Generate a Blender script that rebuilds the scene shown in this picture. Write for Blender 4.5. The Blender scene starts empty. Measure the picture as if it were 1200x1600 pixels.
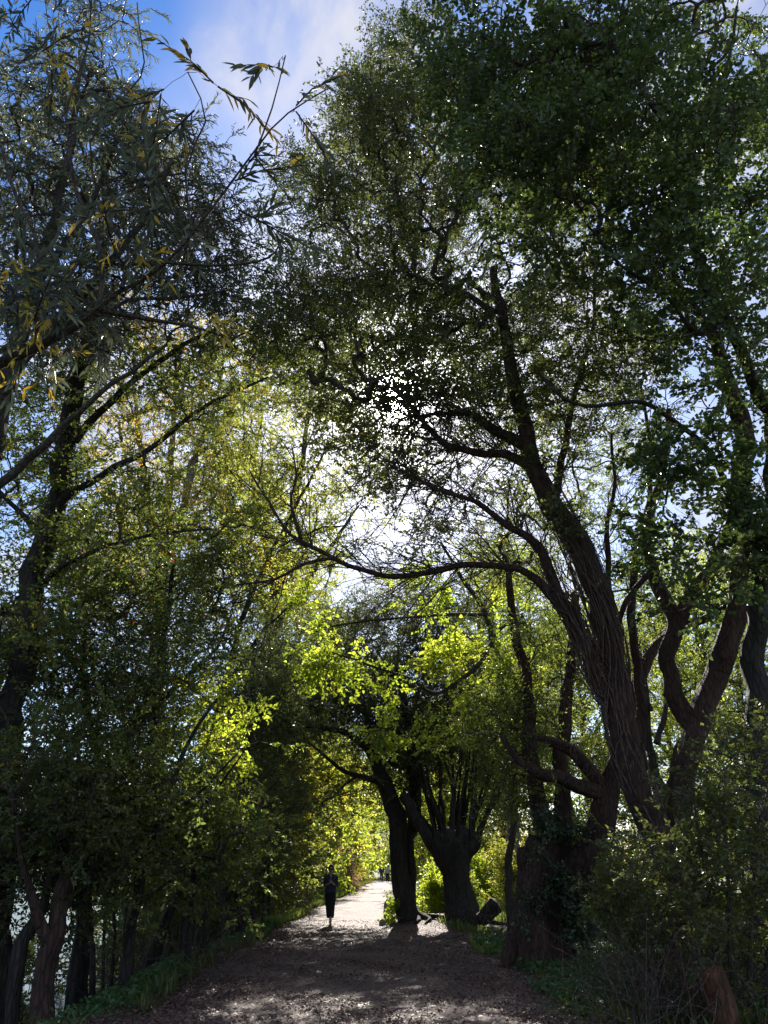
import bpy, math, random
import numpy as np
from mathutils import Vector, Matrix

R = math.radians
rng = np.random.default_rng(11)
random.seed(5)
sc = bpy.context.scene
COL = sc.collection

# ------------------------------------------------------------------ camera
FPX = 1130.0
PITCH = 26.1
CAMZ = 1.6
cam = bpy.data.cameras.new('camera')
cam.sensor_fit = 'VERTICAL'
cam.sensor_height = 36.0
cam.lens = FPX / 1600 * 36.0
cam.clip_start = 0.1
cam.clip_end = 3000
co = bpy.data.objects.new('camera', cam)
co.location = (0, 0, CAMZ)
co.rotation_euler = (R(90 + PITCH), 0, 0)
COL.objects.link(co)
sc.camera = co
CP, SP = math.cos(R(PITCH)), math.sin(R(PITCH))

# ------------------------------------------------------------------ light
SUN_EL, SUN_AZ = 35.0, 1.1          # azimuth measured from +Y towards +X
SUNDIR = Vector((math.sin(R(SUN_AZ)) * math.cos(R(SUN_EL)), math.cos(R(SUN_AZ)) * math.cos(R(SUN_EL)), math.sin(R(SUN_EL))))
sl = bpy.data.lights.new('sun', 'SUN')
sl.energy = 5.0
sl.angle = R(0.5)
sl.color = (1.0, 0.94, 0.84)
so = bpy.data.objects.new('sun', sl)
so.rotation_euler = SUNDIR.to_track_quat('Z', 'Y').to_euler()
so.location = (0, 30, 60)
COL.objects.link(so)

sc.view_settings.view_transform = 'Standard'
sc.view_settings.look = 'None'
sc.view_settings.gamma = 1
sc.view_settings.exposure = 1.35
sc.cycles.max_bounces = 7
sc.cycles.diffuse_bounces = 4
sc.cycles.glossy_bounces = 3
sc.cycles.transmission_bounces = 4
sc.cycles.caustics_reflective = False
sc.cycles.caustics_refractive = False
sc.cycles.sample_clamp_indirect = 6

world = bpy.data.worlds.new('World')
sc.world = world
world.use_nodes = True
nt = world.node_tree
nt.nodes.clear()
def N(t, typ, **kw):
    n = t.nodes.new(typ)
    for k, v in kw.items():
        if k.startswith('i_'):
            n.inputs[k[2:].replace('_', ' ')].default_value = v
        else:
            setattr(n, k, v)
    return n
wout = N(nt, 'ShaderNodeOutputWorld')
bg = N(nt, 'ShaderNodeBackground')
bg.inputs['Strength'].default_value = 0.10
sky = N(nt, 'ShaderNodeTexSky')
sky.sky_type = 'NISHITA'
sky.sun_disc = False
sky.sun_elevation = R(SUN_EL)
sky.sun_rotation = R(SUN_AZ)
sky.air_density = 1.0
sky.dust_density = 0.7
sky.ozone_density = 4.0
tc = N(nt, 'ShaderNodeTexCoord')
def pixdir(u, v):
    a, b = (u - 600) / FPX, (800 - v) / FPX
    d = Vector((a, CP - b * SP, SP + b * CP))
    return d.normalized()
def dotnode(vec):
    n = N(nt, 'ShaderNodeVectorMath', operation='DOT_PRODUCT')
    nt.links.new(tc.outputs['Generated'], n.inputs[0])
    n.inputs[1].default_value = vec
    return n
def mapr(src, a, b, c=0.0, d=1.0, smooth=True):
    n = N(nt, 'ShaderNodeMapRange')
    n.interpolation_type = 'SMOOTHSTEP' if smooth else 'LINEAR'
    n.inputs['From Min'].default_value = a; n.inputs['From Max'].default_value = b
    n.inputs['To Min'].default_value = c; n.inputs['To Max'].default_value = d
    nt.links.new(src, n.inputs['Value'])
    return n
def mth(op, a, b):
    n = N(nt, 'ShaderNodeMath', operation=op)
    for k, x in enumerate((a, b)):
        if isinstance(x, (int, float)): n.inputs[k].default_value = x
        else: nt.links.new(x, n.inputs[k])
    return n.outputs[0]
noise = N(nt, 'ShaderNodeTexNoise')
noise.inputs['Scale'].default_value = 7.5
noise.inputs['Detail'].default_value = 7
noise.inputs['Roughness'].default_value = 0.52
noise.inputs['Distortion'].default_value = 0.35
nt.links.new(tc.outputs['Generated'], noise.inputs['Vector'])
cl = mapr(noise.outputs['Fac'], 0.38, 0.66)
m1 = mapr(dotnode(pixdir(500, 90)).outputs['Value'], 0.984, 0.995)
m2 = mapr(dotnode(pixdir(600, 520)).outputs['Value'], 0.90, 0.99)
blue = mapr(dotnode(pixdir(330, 40)).outputs['Value'], 0.90, 0.985)
veil = mth('MULTIPLY', mth('SUBTRACT', 1.0, blue.outputs[0]), 0.85)
mask = mth('MAXIMUM', mth('MAXIMUM', m1.outputs[0], veil), mth('MULTIPLY', m2.outputs[0], 0.75))
cfac = mth('MULTIPLY', mask, mth('ADD', mth('MULTIPLY', cl.outputs[0], 0.7), 0.3))
cfac = mth('MULTIPLY', cfac, 0.85)
mixc = N(nt, 'ShaderNodeMixRGB')
nt.links.new(cfac, mixc.inputs[0])
hsk = N(nt, 'ShaderNodeHueSaturation'); hsk.inputs['Saturation'].default_value = 1.38; hsk.inputs['Value'].default_value = .86; hsk.inputs['Hue'].default_value = .505
nt.links.new(sky.outputs[0], hsk.inputs['Color']); nt.links.new(hsk.outputs[0], mixc.inputs[1])
mixc.inputs[2].default_value = (3.5, 3.4, 3.5, 1)
# sun glow and a narrow disc-like core added to the sky colour
glow = mth('POWER', mth('MAXIMUM', dotnode(SUNDIR).outputs['Value'], 0.0), 420)
glow2 = mth('POWER', mth('MAXIMUM', dotnode(SUNDIR).outputs['Value'], 0.0), 40)
core = mth('POWER', mth('MAXIMUM', dotnode(SUNDIR).outputs['Value'], 0.0), 4000)
gsum = mth('ADD', mth('ADD', mth('MULTIPLY', glow, 40.0), mth('MULTIPLY', core, 500.0)), mth('MULTIPLY', glow2, 1.2))
gl = N(nt, 'ShaderNodeMixRGB', blend_type='ADD')
gl.inputs[0].default_value = 1.0
nt.links.new(mixc.outputs[0], gl.inputs[1])
nt.links.new(gsum, gl.inputs[2])
nt.links.new(gl.outputs[0], bg.inputs['Color'])
nt.links.new(bg.outputs[0], wout.inputs['Surface'])

# ------------------------------------------------------------------ geometry helpers
def P(u, v, d):
    """world point seen at photo pixel (u, v), d metres down the path from the camera"""
    a, b = (u - 600) / FPX, (800 - v) / FPX
    t = d / (CP - b * SP)
    return np.array((a * t, d, CAMZ + t * (SP + b * CP)))
def ZC(u, v, d):
    b = (800 - v) / FPX
    return d / (CP - b * SP)
def Pv(u, v, d):
    a, b = (u - 600) / FPX, (800 - v) / FPX
    t = d / (CP - b * SP)
    return np.stack((a * t, d, CAMZ + t * (SP + b * CP)), 1)

def sstep(a, b, x):
    t = np.clip((x - a) / (b - a), 0, 1)
    return t * t * (3 - 2 * t)
def wob(x, y, s, ph):
    return np.sin(x * s + ph) * np.cos(y * s * 1.13 + ph * 1.7) * 0.6 + np.sin(x * s * 2.3 + y * s * 1.9 + ph) * 0.4
def left_edge(y):
    return -3.05 + 0.12 * np.sin(y * 0.7) + 0.75 * sstep(30, 60, y) + 0.9 * sstep(55, 100, y)
def right_edge(y):
    return 2.25 + 0.15 * np.sin(y * 0.9 + 1) - 1.75 * sstep(21, 29, y) + 0.35 * sstep(45, 90, y)
def ground_z(x, y):
    le = left_edge(y)
    l = sstep(0.0, 1.0, ((le - 0.25) - x) / (3.4 + 7.5 * sstep(28, 37, y)))
    z = -1.75 * l
    far = sstep(-150, -165, x)
    z = z * (1 - far) + 1.2 * far
    r = sstep(0, 3.0, x - right_edge(y) - 0.2)
    z = z + r * (0.14 + 0.10 * wob(x, y, 0.55, 1.0))
    z = z + 0.22 * np.exp(-(((x - 1.2) / 1.1) ** 2 + ((y - 25.2) / 1.5) ** 2)) + 0.22 * np.exp(-(((x - 2.7) / 1.3) ** 2 + ((y - 24.4) / 1.6) ** 2))
    z = z + 0.035 * wob(x, y, 1.7, 0.3) * (0.35 + 0.65 * np.maximum(l, r))
    return z

def build(name, verts, faces, mat, parent=None, rnd=None, smooth=False, base=None):
    """one mesh object from numpy arrays; faces is a list of (n,3)/(n,4) arrays"""
    verts = np.asarray(verts, dtype=np.float32)
    if base is not None: verts = verts - np.asarray(base, dtype=np.float32)
    fl = [np.asarray(f, dtype=np.int32) for f in faces if len(f)]
    me = bpy.data.meshes.new(name)
    loops = np.concatenate([f.ravel() for f in fl])
    sizes = np.concatenate([np.full(len(f), f.shape[1], dtype=np.int32) for f in fl])
    starts = np.concatenate(([0], np.cumsum(sizes)[:-1])).astype(np.int32)
    me.vertices.add(len(verts)); me.vertices.foreach_set('co', verts.ravel())
    me.loops.add(len(loops)); me.loops.foreach_set('vertex_index', loops)
    me.polygons.add(len(sizes)); me.polygons.foreach_set('loop_start', starts)
    me.polygons.foreach_set('loop_total', sizes)
    if smooth: me.polygons.foreach_set('use_smooth', np.ones(len(sizes), dtype=bool))
    me.update(calc_edges=True)
    if rnd is not None:
        at = me.attributes.new('rnd', 'FLOAT', 'FACE')
        at.data.foreach_set('value', np.asarray(rnd, dtype=np.float32))
    me.materials.append(mat)
    o = bpy.data.objects.new(name, me)
    COL.objects.link(o)
    if parent is not None: o.parent = parent
    return o
def tag(o, label=None, cat=None, group=None, kind=None):
    if label: o['label'] = label
    if cat: o['category'] = cat
    if group: o['group'] = group
    if kind: o['kind'] = kind
    return o
def empty(name, loc, label, cat, group=None):
    o = bpy.data.objects.new(name, None)
    o.location = [float(c) for c in loc]
    o.empty_display_size = 0.3
    COL.objects.link(o)
    return tag(o, label, cat, group)

class Geo:
    def __init__(s): s.v = []; s.q = []; s.t = []; s.n = 0; s.r = []
    def add(s, v, q=None, t=None):
        v = np.asarray(v, dtype=np.float64).reshape(-1, 3)
        if q is not None and len(q): s.q.append(np.asarray(q) + s.n)
        if t is not None and len(t): s.t.append(np.asarray(t) + s.n)
        s.v.append(v); s.n += len(v)
    def out(s, name, mat, parent=None, base=None, smooth=True):
        fs = []
        if s.q: fs.append(np.concatenate(s.q))
        if s.t: fs.append(np.concatenate(s.t))
        return build(name, np.concatenate(s.v), fs, mat, parent, smooth=smooth, base=base)

def batch_tubes(geo, pts, rad, sides, caps=False):
    """pts (B,K,3), rad (B,K)"""
    pts = np.asarray(pts, float); B, K, _ = pts.shape
    if B == 0: return
    rad = np.asarray(rad, float)
    t = np.empty_like(pts)
    t[:, 1:-1] = pts[:, 2:] - pts[:, :-2]; t[:, 0] = pts[:, 1] - pts[:, 0]; t[:, -1] = pts[:, -1] - pts[:, -2]
    t /= np.linalg.norm(t, axis=2, keepdims=True) + 1e-9
    main = pts[:, -1] - pts[:, 0]; main /= np.linalg.norm(main, axis=1, keepdims=True) + 1e-9
    ref = np.where(np.abs(main[:, 2:3]) < 0.75, np.array([[0, 0, 1.0]]), np.array([[1.0, 0.2, 0]]))
    u = np.cross(t, ref[:, None, :]); u /= np.linalg.norm(u, axis=2, keepdims=True) + 1e-9
    w = np.cross(t, u)
    a = np.arange(sides) / sides * 2 * np.pi
    ring = (np.cos(a)[None, None, :, None] * u[:, :, None, :] + np.sin(a)[None, None, :, None] * w[:, :, None, :])
    v = pts[:, :, None, :] + ring * rad[:, :, None, None]
    b = np.arange(B)[:, None, None] * (K * sides); k = np.arange(K - 1)[None, :, None] * sides; s_ = np.arange(sides)[None, None, :]
    s2 = (s_ + 1) % sides
    q = np.stack((b + k + s_, b + k + s2, b + k + sides + s2, b + k + sides + s_), -1).reshape(-1, 4)
    geo.add(v, q)

def catmull(pts, per):
    pts = np.asarray(pts, float)
    p = np.vstack((2 * pts[0] - pts[1], pts, 2 * pts[-1] - pts[-2]))
    out = []
    for i in range(1, len(p) - 2):
        n = per if np.isscalar(per) else per[i - 1]
        for k in range(n):
            t = k / n
            out.append(0.5 * ((2 * p[i]) + (-p[i - 1] + p[i + 1]) * t + (2 * p[i - 1] - 5 * p[i] + 4 * p[i + 1] - p[i + 2]) * t * t + (-p[i - 1] + 3 * p[i] - 3 * p[i + 1] + p[i + 2]) * t ** 3))
    out.append(p[-2])
    return np.array(out)

def bark_tube(geo, pts, rad, rough=0.09, sides=22, flare=0.0, step=0.12, lobes=5):
    """thick limb with ridged, lumpy bark as real relief; pts (n,3), rad (n)"""
    pr = np.hstack((pts, np.asarray(rad)[:, None]))
    L = np.linalg.norm(np.diff(pr[:, :3], axis=0), axis=1)
    per = [max(2, min(60, int(l / step))) for l in L]
    c = catmull(pr, per)
    p, r = c[:, :3], np.maximum(c[:, 3], 0.004)
    K = len(p)
    s = np.concatenate(([0], np.cumsum(np.linalg.norm(np.diff(p, axis=0), axis=1))))
    p = p + np.stack([np.sin(s * 2.1 + rng.uniform(0, 6)), np.sin(s * 1.7 + rng.uniform(0, 6)), 0 * s], 1) * (r * 0.16)[:, None]
    nk = max(3, int(s[-1] / .38) + 2)
    kx = rng.normal(0, 1, (nk, 3)); kn = np.stack([np.interp(np.linspace(0, nk - 1, K), np.arange(nk), kx[:, j]) for j in range(3)], 1)
    p = p + kn * (np.minimum(.016 + .10 * r, .036) * np.minimum(1, np.arange(K) / 6))[:, None]
    t = np.gradient(p, axis=0); t /= np.linalg.norm(t, axis=1, keepdims=True) + 1e-9
    u = np.zeros_like(p); x = np.cross(t[0], [0.3, 1, 0.1]); u[0] = x / np.linalg.norm(x)
    for i in range(1, K):
        x = u[i - 1] - t[i] * np.dot(u[i - 1], t[i]); u[i] = x / (np.linalg.norm(x) + 1e-9)
    w = np.cross(t, u)
    a = np.arange(sides) / sides * 2 * np.pi
    A, S = np.meshgrid(a, s)
    ph = rng.uniform(0, 6.28, 8)
    m = 1 + rough * (0.6 * np.sin(3 * A + ph[0] + 0.7 * S) + 0.5 * np.sin(5 * A + ph[1] - 1.1 * S + np.sin(S * 2.3 + ph[2]))
                     + 0.55 * np.abs(np.sin(4.5 * A + ph[3] + 0.5 * np.sin(S * 3.1))) + 0.35 * np.sin(S * 5.3 + ph[4] + 2 * A)) \
        + rough * 0.8 * rng.uniform(-1, 1, A.shape) * 0.5
    m = m - rough * .36
    if flare > 0:
        e = np.exp(-s / (3.2 * r[0]))
        m = m + (flare * e)[:, None] * (0.15 + 0.55 * np.sin(lobes * A / 2 + ph[5]) ** 2)
    v = p[:, None, :] + (np.cos(A)[..., None] * u[:, None, :] + np.sin(A)[..., None] * w[:, None, :]) * (r[:, None] * m)[..., None]
    k = np.arange(K - 1)[:, None] * sides; q_ = np.arange(sides)[None, :]; q2 = (q_ + 1) % sides
    q = np.stack((k + q_, k + q2, k + sides + q2, k + sides + q_), -1).reshape(-1, 4)
    vv = np.vstack((v.reshape(-1, 3), p[-1:] + t[-1:] * r[-1] * .2))
    last = (K - 1) * sides
    tr = np.stack((last + np.arange(sides), last + (np.arange(sides) + 1) % sides, np.full(sides, K * sides)), 1)
    geo.add(vv, q, tr)
    return p, r

# ------------------------------------------------------------------ materials
def newmat(name):
    m = bpy.data.materials.new(name); m.use_nodes = True
    t = m.node_tree; t.nodes.clear()
    return m, t
def ramp(t, src, stops):
    n = t.nodes.new('ShaderNodeValToRGB')
    cr = n.color_ramp
    while len(cr.elements) < len(stops): cr.elements.new(0.5)
    for e, (p, c) in zip(cr.elements, stops):
        e.position = p; e.color = (*c, 1)
    t.links.new(src, n.inputs[0])
    return n
def leaf_mat(name, stops, trans=0.45, val=1.7, sat=1.1, rough=0.43, spec=0.5):
    m, t = newmat(name)
    at = N(t, 'ShaderNodeAttribute'); at.attribute_name = 'rnd'
    cr = ramp(t, at.outputs['Fac'], stops)
    pb = N(t, 'ShaderNodeBsdfPrincipled')
    pb.inputs['Roughness'].default_value = rough
    pb.inputs['Specular IOR Level'].default_value = spec
    t.links.new(cr.outputs[0], pb.inputs['Base Color'])
    hs = N(t, 'ShaderNodeHueSaturation')
    hs.inputs['Hue'].default_value = 0.485; hs.inputs['Saturation'].default_value = sat; hs.inputs['Value'].default_value = val
    t.links.new(cr.outputs[0], hs.inputs['Color'])
    tr = N(t, 'ShaderNodeBsdfTranslucent')
    t.links.new(hs.outputs[0], tr.inputs['Color'])
    mx = N(t, 'ShaderNodeMixShader'); mx.inputs[0].default_value = trans
    t.links.new(pb.outputs[0], mx.inputs[1]); t.links.new(tr.outputs[0], mx.inputs[2])
    o = N(t, 'ShaderNodeOutputMaterial'); t.links.new(mx.outputs[0], o.inputs[0])
    return m
LM = {
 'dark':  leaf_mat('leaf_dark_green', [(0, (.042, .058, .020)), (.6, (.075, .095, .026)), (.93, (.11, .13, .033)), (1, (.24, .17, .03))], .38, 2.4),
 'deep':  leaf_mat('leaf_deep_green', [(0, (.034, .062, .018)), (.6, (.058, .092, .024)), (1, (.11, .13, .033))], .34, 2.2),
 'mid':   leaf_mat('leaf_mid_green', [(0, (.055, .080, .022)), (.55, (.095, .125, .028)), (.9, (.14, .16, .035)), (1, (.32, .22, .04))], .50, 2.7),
 'lime':  leaf_mat('leaf_lime_sunlit', [(0, (.10, .15, .025)), (.5, (.16, .21, .035)), (.9, (.27, .30, .055)), (1, (.38, .33, .06))], .62, 2.7),  # yellow green leaf with the brightness of sunlit leaves put into its colour
 'olive': leaf_mat('leaf_olive_yellow', [(0, (.09, .12, .028)), (.45, (.16, .19, .04)), (.85, (.24, .25, .055)), (1, (.40, .29, .05))], .60, 2.5),
 'yellow':leaf_mat('leaf_autumn_yellow', [(0, (.13, .16, .03)), (.4, (.26, .25, .05)), (.8, (.42, .31, .05)), (1, (.45, .24, .05))], .58, 1.8),
 'willow':leaf_mat('leaf_willow_grey_green', [(0, (.042, .054, .034)), (.6, (.070, .086, .050)), (.77, (.10, .115, .05)), (.81, (.42, .30, .03)), (1, (.52, .33, .03))], .46, 2.0, 1.0, .42),
 'greywillow':leaf_mat('leaf_grey_willow', [(0, (.045, .056, .034)), (.6, (.075, .090, .050)), (.93, (.11, .125, .05)), (1, (.36, .28, .04))], .42, 2.0, 1.0, .42),
 'rowan': leaf_mat('leaf_rowan', [(0, (.048, .070, .020)), (.6, (.082, .112, .027)), (.955, (.10, .14, .04)), (.965, (.45, .05, .02)), (1, (.5, .07, .02))], .40, 2.2),
 'russet':leaf_mat('leaf_russet', [(0, (.14, .10, .06)), (.5, (.25, .165, .09)), (1, (.34, .27, .12))], .45, 1.4),
 'ivy':   leaf_mat('leaf_ivy', [(0, (.025, .045, .022)), (1, (.055, .085, .035))], .15, 1.8, 1, .30),
 'ground':leaf_mat('leaf_ground_cover', [(0, (.035, .09, .03)), (1, (.08, .16, .05))], .35, 1.7),
 'grass': leaf_mat('grass_blade_green', [(0, (.07, .13, .03)), (.7, (.13, .19, .045)), (1, (.24, .24, .08))], .45, 1.8),
 'litter':leaf_mat('dead_leaf_litter', [(0, (.06, .032, .024)), (.5, (.13, .065, .048)), (.88, (.19, .10, .07)), (1, (.30, .19, .13))], .10, 1.2, 1, .55),
}
def bark_mat(name, c0, c1, scale=7.0, zs=0.22, bump=0.6):
    m, t = newmat(name)
    tcn = N(t, 'ShaderNodeTexCoord'); mp = N(t, 'ShaderNodeMapping')
    mp.inputs['Scale'].default_value = (1, 1, zs)
    t.links.new(tcn.outputs['Object'], mp.inputs[0])
    nz = N(t, 'ShaderNodeTexNoise'); nz.inputs['Scale'].default_value = scale; nz.inputs['Detail'].default_value = 8; nz.inputs['Roughness'].default_value = .65
    t.links.new(mp.outputs[0], nz.inputs['Vector'])
    vo = N(t, 'ShaderNodeTexVoronoi'); vo.feature = 'DISTANCE_TO_EDGE'; vo.inputs['Scale'].default_value = scale * 2.2
    t.links.new(mp.outputs[0], vo.inputs['Vector'])
    cr = ramp(t, nz.outputs['Fac'], [(.3, c0), (.7, c1)])
    rv = ramp(t, vo.outputs['Distance'], [(0, (.35, .35, .35)), (.15, (1, 1, 1))])
    mu = N(t, 'ShaderNodeMixRGB', blend_type='MULTIPLY'); mu.inputs[0].default_value = .7
    t.links.new(cr.outputs[0], mu.inputs[1]); t.links.new(rv.outputs[0], mu.inputs[2])
    pb = N(t, 'ShaderNodeBsdfPrincipled'); pb.inputs['Roughness'].default_value = .85; pb.inputs['Specular IOR Level'].default_value = .25
    t.links.new(mu.outputs[0], pb.inputs['Base Color'])
    ad = N(t, 'ShaderNodeMath', operation='ADD'); t.links.new(nz.outputs['Fac'], ad.inputs[0]); t.links.new(rv.outputs[0], ad.inputs[1])
    bp = N(t, 'ShaderNodeBump'); bp.inputs['Strength'].default_value = bump; bp.inputs['Distance'].default_value = .05
    t.links.new(ad.outputs[0], bp.inputs['Height']); t.links.new(bp.outputs[0], pb.inputs['Normal'])
    o = N(t, 'ShaderNodeOutputMaterial'); t.links.new(pb.outputs[0], o.inputs[0])
    return m
BK = {
 'red':  bark_mat('bark_reddish_willow', (.034, .019, .014), (.095, .056, .042)),
 'grey': bark_mat('bark_grey_brown', (.04, .034, .028), (.11, .09, .075)),
 'dark': bark_mat('bark_dark', (.022, .019, .016), (.065, .054, .044)),
 'pale': bark_mat('bark_pale_grey', (.13, .12, .095), (.28, .26, .21)),
 'vine': bark_mat('dead_vine_stem', (.09, .06, .048), (.21, .15, .12), 14),
 'twig': bark_mat('twig_bark', (.05, .038, .03), (.11, .085, .065), 12),
 'post': bark_mat('old_orange_brown_wood', (.07, .032, .018), (.17, .08, .042), 9, .12, .4),
}
def plain(name, c, rough=.7, spec=.3):
    m, t = newmat(name)
    nz = N(t, 'ShaderNodeTexNoise'); nz.inputs['Scale'].default_value = 60; nz.inputs['Detail'].default_value = 4
    tcn = N(t, 'ShaderNodeTexCoord'); t.links.new(tcn.outputs['Object'], nz.inputs['Vector'])
    cr = ramp(t, nz.outputs['Fac'], [(.3, tuple(x * .8 for x in c)), (.7, tuple(min(1, x * 1.15) for x in c))])
    pb = N(t, 'ShaderNodeBsdfPrincipled'); pb.inputs['Roughness'].default_value = rough; pb.inputs['Specular IOR Level'].default_value = spec
    t.links.new(cr.outputs[0], pb.inputs['Base Color'])
    o = N(t, 'ShaderNodeOutputMaterial'); t.links.new(pb.outputs[0], o.inputs[0])
    return m

# ------------------------------------------------------------------ leaf sprays
NL = 28
def rotm(ax, ang):
    return np.array(Matrix.Rotation(ang, 3, Vector(ax)))
def leaf_shape(L, wr, fold=0.18):
    """six-point leaf: base, two side points each side, tip; slightly folded and curved"""
    w = L * wr / 2
    return np.array([(0, 0, 0), (L * .32, w, w * fold * 2), (L * .70, w * .72, w * fold - L * .03), (L, 0, -L * .10), (L * .70, -w * .72, w * fold - L * .03), (L * .32, -w, w * fold * 2)])
def make_templates(kind, n=8):
    T = []
    for i in range(n):
        V = []; TW = []
        def leafat(p, d, up, L, wr):
            d = d / np.linalg.norm(d); s = np.cross(up, d); s /= np.linalg.norm(s) + 1e-9; u = np.cross(d, s)
            M = np.stack((d, s, u), 1)
            V.append(leaf_shape(L, wr) @ M.T + p)
        wr = {'broad': .58, 'round': .82, 'willow': .235, 'small': .52}[kind]
        nside = {'broad': 4, 'round': 4, 'willow': 2, 'small': 4}[kind]
        axis = [np.zeros(3)]; d = np.array([1., 0, 0])
        seg = 1.35 if kind != 'willow' else 1.2
        for k in range(5):
            d = d + rng.normal(0, .13, 3) + (np.array([0, 0, -.08]) if kind == 'willow' else 0); d /= np.linalg.norm(d)
            axis.append(axis[-1] + d * seg)
        axis = np.array(axis); TW.append(axis[[0, 2, 5]])
        pos = []
        for k in range(nside):
            a0 = axis[1 + k % 4]; sd = 1 if k % 2 else -1
            dd = np.array([.75, sd * .8, rng.normal(0, .35)]); dd /= np.linalg.norm(dd)
            ln = rng.uniform(1.6, 3.0)
            e = a0 + dd * ln + rng.normal(0, .2, 3); TW.append(np.array([a0, (a0 + e) / 2 + rng.normal(0, .12, 3), e]))
            for q in range(5 if nside == 4 else 6):
                f = (q + .6) / (5.0 if nside == 4 else 6.0)
                pos.append((a0 + (e - a0) * f, dd, 1 if q % 2 else -1))
        m = NL - len(pos)
        for q in range(m):
            f = (q + .5) / m * 5; k = min(4, int(f)); p = axis[k] + (axis[k + 1] - axis[k]) * (f - k)
            dd = axis[k + 1] - axis[k]; pos.append((p, dd / np.linalg.norm(dd), 1 if q % 2 else -1))
        for (p, dd, sd) in pos:
            side = np.cross([0, 0, 1.], dd); side /= np.linalg.norm(side) + 1e-9
            ld = dd * rng.uniform(.3, 1.0) + side * sd * rng.uniform(.5, 1.1) + rng.normal(0, .38, 3)
            if kind == 'willow': ld = dd * 1.0 + side * sd * rng.uniform(.2, .7) + rng.normal(0, .25, 3) + np.array([0, 0, -.25])
            up = np.array([0, 0, 1.]) + rng.normal(0, .55, 3)
            leafat(p, ld, up, rng.uniform(.65, 1.2) * (1.0 if kind != 'willow' else 1.35), wr * rng.uniform(.85, 1.15))
        T.append((np.array(V), np.array(TW)))
    return T
TPL = {k: make_templates(k) for k in ('broad', 'round', 'willow', 'small')}

def spray_mats(dirs):
    """rotation matrices (N,3,3) with x axis along dirs, z axis roughly up, random roll"""
    n = len(dirs)
    d = dirs / (np.linalg.norm(dirs, axis=1, keepdims=True) + 1e-9)
    up = np.array([[0, 0, 1.]]) + rng.normal(0, .35, (n, 3))
    y = np.cross(up, d); y /= np.linalg.norm(y, axis=1, keepdims=True) + 1e-9
    z = np.cross(d, y)
    return np.stack((d, y, z), 2)
def sprays(pos, dirs, scale, kind, color_fn=None, keep=1.0, huge=False):
    """returns verts, quads, rnd for leaves, and twig polylines (M,3,3), twig radii"""
    n = len(pos); M = spray_mats(dirs); sc_ = scale * rng.uniform(.8, 1.2, n)
    which = rng.integers(0, 8, n)
    V = []; TP = []; TR = []; RN = []
    base = np.clip(.5 + .55 * wob(pos[:, 0] + pos[:, 2] * .6, pos[:, 1] * .7 + pos[:, 2], 1.3, 2.0 + n % 7) + rng.normal(0, .15, n), 0, 1) * .5
    for k in range(8):
        idx = np.where(which == k)[0]
        if not len(idx): continue
        lv, tw = TPL[kind][k]
        v = np.einsum('nij,lvj->nlvi', M[idx], lv) * sc_[idx][:, None, None, None] + pos[idx][:, None, None, :]
        if keep < 1:
            kp = rng.uniform(0, 1, v.shape[:2]) < keep
        else: kp = np.ones(v.shape[:2], bool)
        V.append(v[kp]); RN.append((np.repeat(base[idx][:, None], v.shape[1], 1) + rng.uniform(0, .50, v.shape[:2]))[kp])
        tws = np.einsum('nij,lvj->nlvi', M[idx], tw) * sc_[idx][:, None, None, None] + pos[idx][:, None, None, :]
        TP.append(tws.reshape(-1, 3, 3))
        r0 = np.concatenate(([.085], np.full(len(tw) - 1, .045)))
        TR.append((sc_[idx][:, None] * r0[None, :]).reshape(-1))
    V = np.concatenate(V); RN = np.concatenate(RN); TP = np.concatenate(TP); TR = np.concatenate(TR)
    m = len(V)
    i = np.arange(m)[:, None] * 6
    q1 = i + np.array([[0, 1, 2, 3]]); q2 = i + np.array([[0, 3, 4, 5]])
    return V.reshape(-1, 3), np.concatenate((q1, q2)), np.concatenate((RN, RN)), TP, TR

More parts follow.
